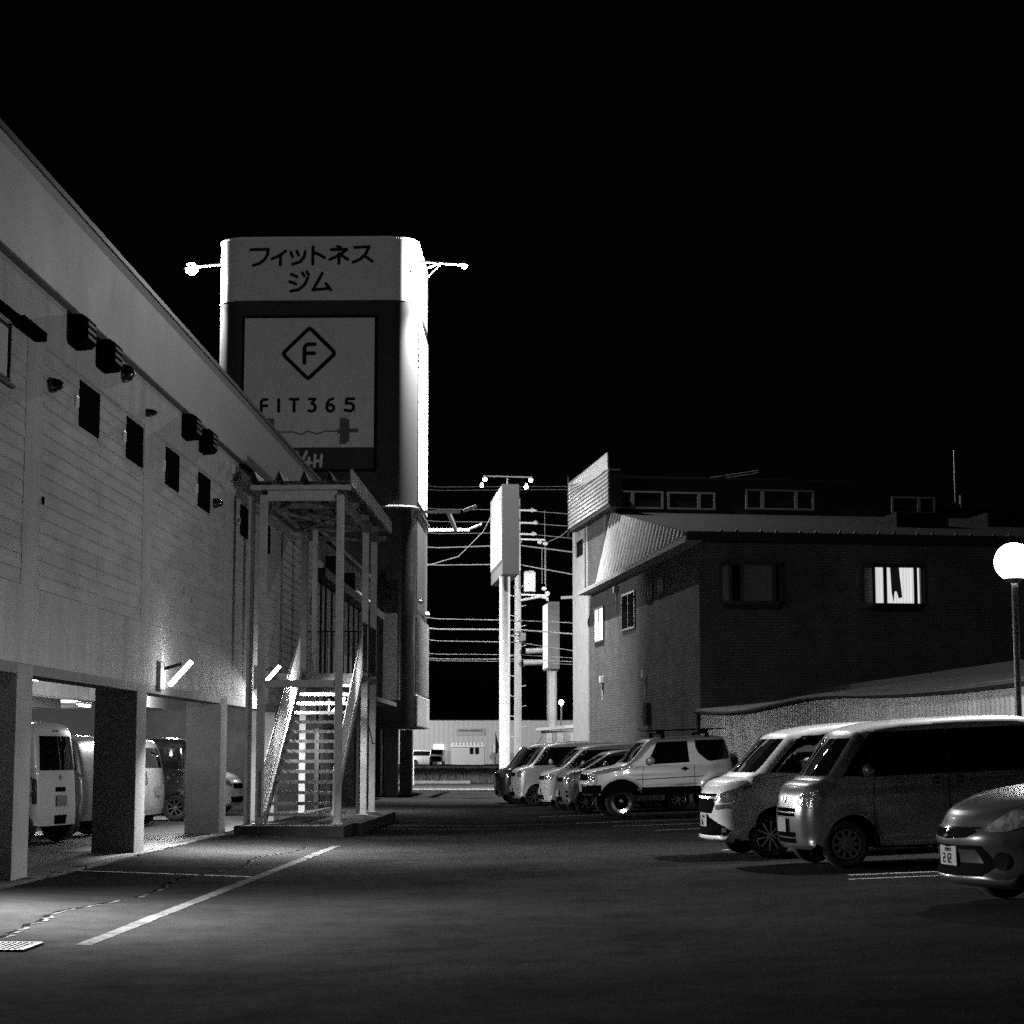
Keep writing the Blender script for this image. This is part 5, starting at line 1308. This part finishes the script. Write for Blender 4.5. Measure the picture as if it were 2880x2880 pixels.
# --- the four small cars beyond the jeep
def kei(pt, H, hood, wsx0, wsx1, **k):
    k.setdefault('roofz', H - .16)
    d = spec_van(pt); s_ = [(.05, .22), (.0, .30), (.0, .60), (.02, hood - .12), (.10, hood - .03), (.3, hood + .02), (wsx0, hood + .05), (wsx1, H - .13), (wsx1 + .15, H - .06), (wsx1 + .5, H - .02), (2.4, H), (3.0, H - .01), (3.22, H - .08), (3.32, 1.2), (3.38, .9), (3.39, .45), (3.35, .22)]
    d.update(prof=s_, belt=hood + .04, **k); return d
def small_car(pt, H, hood, w0, w1, label, fw, lamp, style='alloy', holes=False, roofp=None, cat='car', rz=9.8):
    c = Car(kei(pt, H, hood, w0, w1, roofp=roofp), label, cat, 'cars parked along the right side', front_wheel=fw, rz=rz)
    bz = hood + .06; hz = H - .14
    sx = (w1 - w0) / (H - .13 - hood - .05)
    side_glass(c, [(w0 + .14, bz), (w0 + .14 + sx * (hz - bz), hz - .02), (3.1, hz), (3.2, bz + .02)],
               [[(w0 + .42, bz + .03), (w0 + .42 + sx * (hz - bz) * .62, hz - .05), (1.98, hz - .03), (1.98, bz + .03)], [(2.08, bz + .03), (2.08, hz - .03), (3.0, hz - .04), (3.06, bz + .04)]])
    c.decal('windscreen', [(-.60, bz + .02), (.60, bz + .02), (.55, hz), (-.55, hz)], 90, M_glass, .006, both=False)
    if lamp == 'round':
        c.decal('headlight', [(.12 * .64 + .6 * .77 + .10 * math.cos(k * PI / 6), hood - .16 + .10 * math.sin(k * PI / 6)) for k in range(12)], 50, M_lens, .008)
    else:
        c.decal('headlight', [(.05, -.42, hood - .22), (.06, -.44, hood - .1), (.2, -.68, hood - .06), (.34, -.72, hood - .1), (.25, -.70, hood - .22)], 50, M_lens, .008, pts3=True)
    c.decal('grille', [(-.38, hood - .22), (.38, hood - .22), (.38, hood - .12), (-.38, hood - .12)], 90, M_black, .006, both=False)
    c.decal('bumper_intake', [(-.34, .28), (.34, .28), (.34, .40), (-.34, .40)], 90, M_black, .006, both=False)
    if holes:
        for k in range(3):
            c.decal('bumper_hole', [(.62 * .77 + .04 + .035 * math.cos(q * PI / 4), .32 + .10 * k + .032 * math.sin(q * PI / 4)) for q in range(8)], 50, M_black, .008)
    c.plate(.48, '', True); c.wheels(style, 8, .18); c.mirror(w0 + .62, bz + .10, .10, .14); c.handle([(1.9, bz - .09)])
    return c
small_car(P_grey, 1.50, .98, .62, 1.22, 'grey rounded hatchback with round lamps, first small car past the jeep', (.50, 47.4), 'round', holes=True)
small_car(P_pale, 1.66, 1.0, .60, 1.15, 'pale small wagon, second small car past the jeep', (.02, 50.4), 'slant')
small_car(P_silver, 1.78, 1.06, .60, 1.02, 'tall light grey small wagon with round lamps, third past the jeep', (-.86, 55.8), 'round')
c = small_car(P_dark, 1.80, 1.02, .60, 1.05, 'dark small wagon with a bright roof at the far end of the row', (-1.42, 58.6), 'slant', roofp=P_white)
b = MB(); b.tube([(1.35, .1, 1.78), (1.5, .1, 2.0)], .008, 5); b.build('antenna', M_black, c.root)

# --- cars in the garage
c = Car(spec_van(P_white, W=.74, prof=[(.05, .22), (.0, .3), (.0, .9), (.1, 1.05), (.45, 1.3), (.75, 1.72), (.95, 1.82), (1.5, 1.88), (2.9, 1.89), (3.22, 1.86), (3.29, 1.7), (3.36, 1.1), (3.385, .8), (3.40, .45), (3.38, .27)], belt=1.15, tum=.11, zb=.27),
        'white box van seen from behind in the first garage bay', 'van', 'cars parked under the building', rear_corner=(-8.05, 29.95), rz=-13, pitch=0, z=.022)
c.decal('rear_window', [(-.56, 1.13), (.56, 1.13), (.50, 1.66), (-.50, 1.66)], 270, M_glass, .006, both=False)
c.decal('tail_light', [(-.74, .62), (-.64, .62), (-.63, .98), (-.70, 1.05), (-.74, 1.05)], 270, M_tail, .014)
c.decal('rear_grip', [(-.16, .80), (.16, .80), (.16, .87), (-.16, .87)], 270, M_black, .012, both=False)
c.decal('bumper_recess', [(-.18, .30), (.18, .30), (.20, .44), (-.20, .44)], 270, M_black, .012, both=False)
c.decal('brake_lamp', [(-.10, 1.73), (.10, 1.73), (.10, 1.76), (-.10, 1.76)], 270, M_tail, .012, both=False)
c.decal('emblem', [(-.02, .98), (.02, .98), (.03, 1.03), (0, 1.07), (-.03, 1.03)], 270, M_chrome, .014, both=False)
c.decal('side_window', [(1.1, 1.2), (1.1, 1.65), (2.0, 1.68), (2.0, 1.2)], 0, M_glass, .006); c.decal('side_window', [(2.15, 1.2), (2.15, 1.68), (3.1, 1.68), (3.14, 1.2)], 0, M_glass, .006)
c.plate(.66, '', False); c.wheels('alloy', 8, .18)
c = Car(spec_wagon(P_grey, L=3.9, wh=(.8, 3.3)), 'dark-windowed grey car beyond the white box van', 'car', 'cars parked under the building', rear_corner=(-7.75, 32.5), rz=-4, pitch=0, z=.022)
side_glass(c, [(1.0, 1.12), (1.2, 1.52), (3.40, 1.58), (3.55, 1.12)], [[(2.26, 1.14), (2.26, 1.55), (3.3, 1.55), (3.4, 1.14)]]); c.wheels('alloy', 10, .20)
c = Car(spec_wagon(P_pale, L=4.0, W=.84, wh=(.84, 3.2)), 'pale wagon with bright tail lamps between second and third pillars', 'wagon', 'cars parked under the building', rear_corner=(-7.62, 37.0), rz=-3, pitch=0, z=.022)
side_glass(c, [(1.0, 1.12), (1.2, 1.52), (3.40, 1.58), (3.55, 1.12)], [[(2.26, 1.14), (2.26, 1.55), (3.3, 1.55), (3.4, 1.14)]]); c.wheels('alloy', 10, .20)
c.decal('rear_window', [(-.62, 1.12), (.62, 1.12), (.55, 1.5), (-.55, 1.5)], 270, M_glass, .006, both=False)
c.decal('tail_light', [(3.72, -.66, .82), (3.60, -.80, .84), (3.56, -.80, 1.1), (3.66, -.66, 1.1)], -45, M_lens, .01, pts3=True) if False else c.decal('tail_light', [(-.80, .80), (-.58, .82), (-.58, 1.06), (-.78, 1.08)], 270, M_lens, .012)
c.plate(.68, '', False)
c = Car(spec_van(P_black, L=3.39), 'black van between the pale wagon and the third pillar', 'van', 'cars parked under the building', rear_corner=(-7.75, 40.9), rz=0, pitch=0, z=.022)
side_glass(c, [(.56, 1.06), (.90, 1.50), (1.0, 1.56), (3.22, 1.60), (3.30, 1.08)], []); c.wheels('alloy', 8, .18)
c.decal('tail_light', [(-.72, .80), (-.60, .80), (-.60, 1.06), (-.72, 1.06)], 270, M_tail, .012)
sp_h = dict(d, paint=P_white) if False else None
c = Car(spec_wagon(P_white, W=.84, L=4.1, wh=(.82, 3.4), prof=[(.10, .21), (.0, .28), (.02, .45), (.0, .62), (.05, .76), (.2, .88), (.6, .98), (1.0, 1.03), (1.6, 1.42), (1.9, 1.5), (2.6, 1.53), (3.4, 1.48), (3.9, 1.2), (4.05, .9), (4.08, .5), (4.0, .22)], belt=1.0),
        'white hatchback nose-out behind the left staircase post', 'car', 'cars parked under the building', rear_corner=(-11.33, 46.6), rz=180 - 6, pitch=0, z=.022)
side_glass(c, [(1.25, 1.03), (1.7, 1.38), (2.0, 1.43), (3.3, 1.41), (3.6, 1.08)], [[(1.5, 1.06), (1.78, 1.33), (2.35, 1.38), (2.35, 1.06)]]); c.wheels('alloy', 8, .20)
c.decal('windscreen', [(-.66, 1.06), (.66, 1.06), (.58, 1.40), (-.58, 1.40)], 90, M_glass, .006, both=False)
c.decal('headlight', [(.03, -.46, .66), (.08, -.58, .66), (.3, -.76, .72), (.5, -.8, .82), (.3, -.76, .84), (.08, -.56, .76)], 45, M_lens, .008, pts3=True)
c.decal('grille', [(-.4, .6), (.4, .6), (.4, .72), (-.4, .72)], 90, M_black, .006, both=False); c.decal('bumper_intake', [(-.5, .28), (.5, .28), (.5, .42), (-.5, .42)], 90, M_black, .006, both=False)
c = Car(spec_wagon(P_dark, L=3.7), 'dark wagon deep under the building beyond the white hatchback', 'wagon', 'cars parked under the building', rear_corner=(-7.4, 50.0), rz=0, pitch=0, z=.022)
side_glass(c, [(1.0, 1.12), (1.2, 1.52), (3.40, 1.58), (3.55, 1.12)], []); c.wheels('alloy', 10, .20)

# --- vehicles in the far yard
def far_z(y): return gz(0, y)
c = Car(spec_van(P_white), 'white van parked far away at the left of the warehouse', 'van', 'vehicles in the far yard', front_wheel=(-15.2, 230), rz=180, pitch=0, z=far_z(230))
side_glass(c, [(.56, 1.06), (.90, 1.50), (1.0, 1.56), (3.22, 1.60), (3.30, 1.08)], []); c.wheels('cap', 10, .178, M_hub)
c = Car(dict(d, L=3.39, W=.8, paint=P_silver, fr=.12, bow=.04, wr=.34, ra=.44, zb=.4, belt=1.1, tum=.12, wh=(.7, 2.7), ftaper=.03, gaps=[], prof=[(.05, .4), (.0, .5), (.0, 1.0), (.1, 1.08), (.9, 1.2), (1.3, 1.75), (1.5, 1.8), (3.1, 1.8), (3.3, 1.6), (3.38, 1.0), (3.38, .4)]),
        'jeep facing the camera far away in front of the hut', 'jeep', 'vehicles in the far yard', rear_corner=(-13.6, 223), rz=90, pitch=0, z=far_z(220))
c.decal('windscreen', [(-.62, 1.25), (.62, 1.25), (.56, 1.7), (-.56, 1.7)], 90, M_glass, .006, both=False); c.decal('grille', [(-.5, .5), (.5, .5), (.55, .95), (-.55, .95)], 90, M_black, .01, both=False)
c.decal('headlight', [(-.66 + .09 * math.cos(k * PI / 6), .9 + .085 * math.sin(k * PI / 6)) for k in range(12)], 90, M_lens, .012); c.wheels('ring', 8, .2)
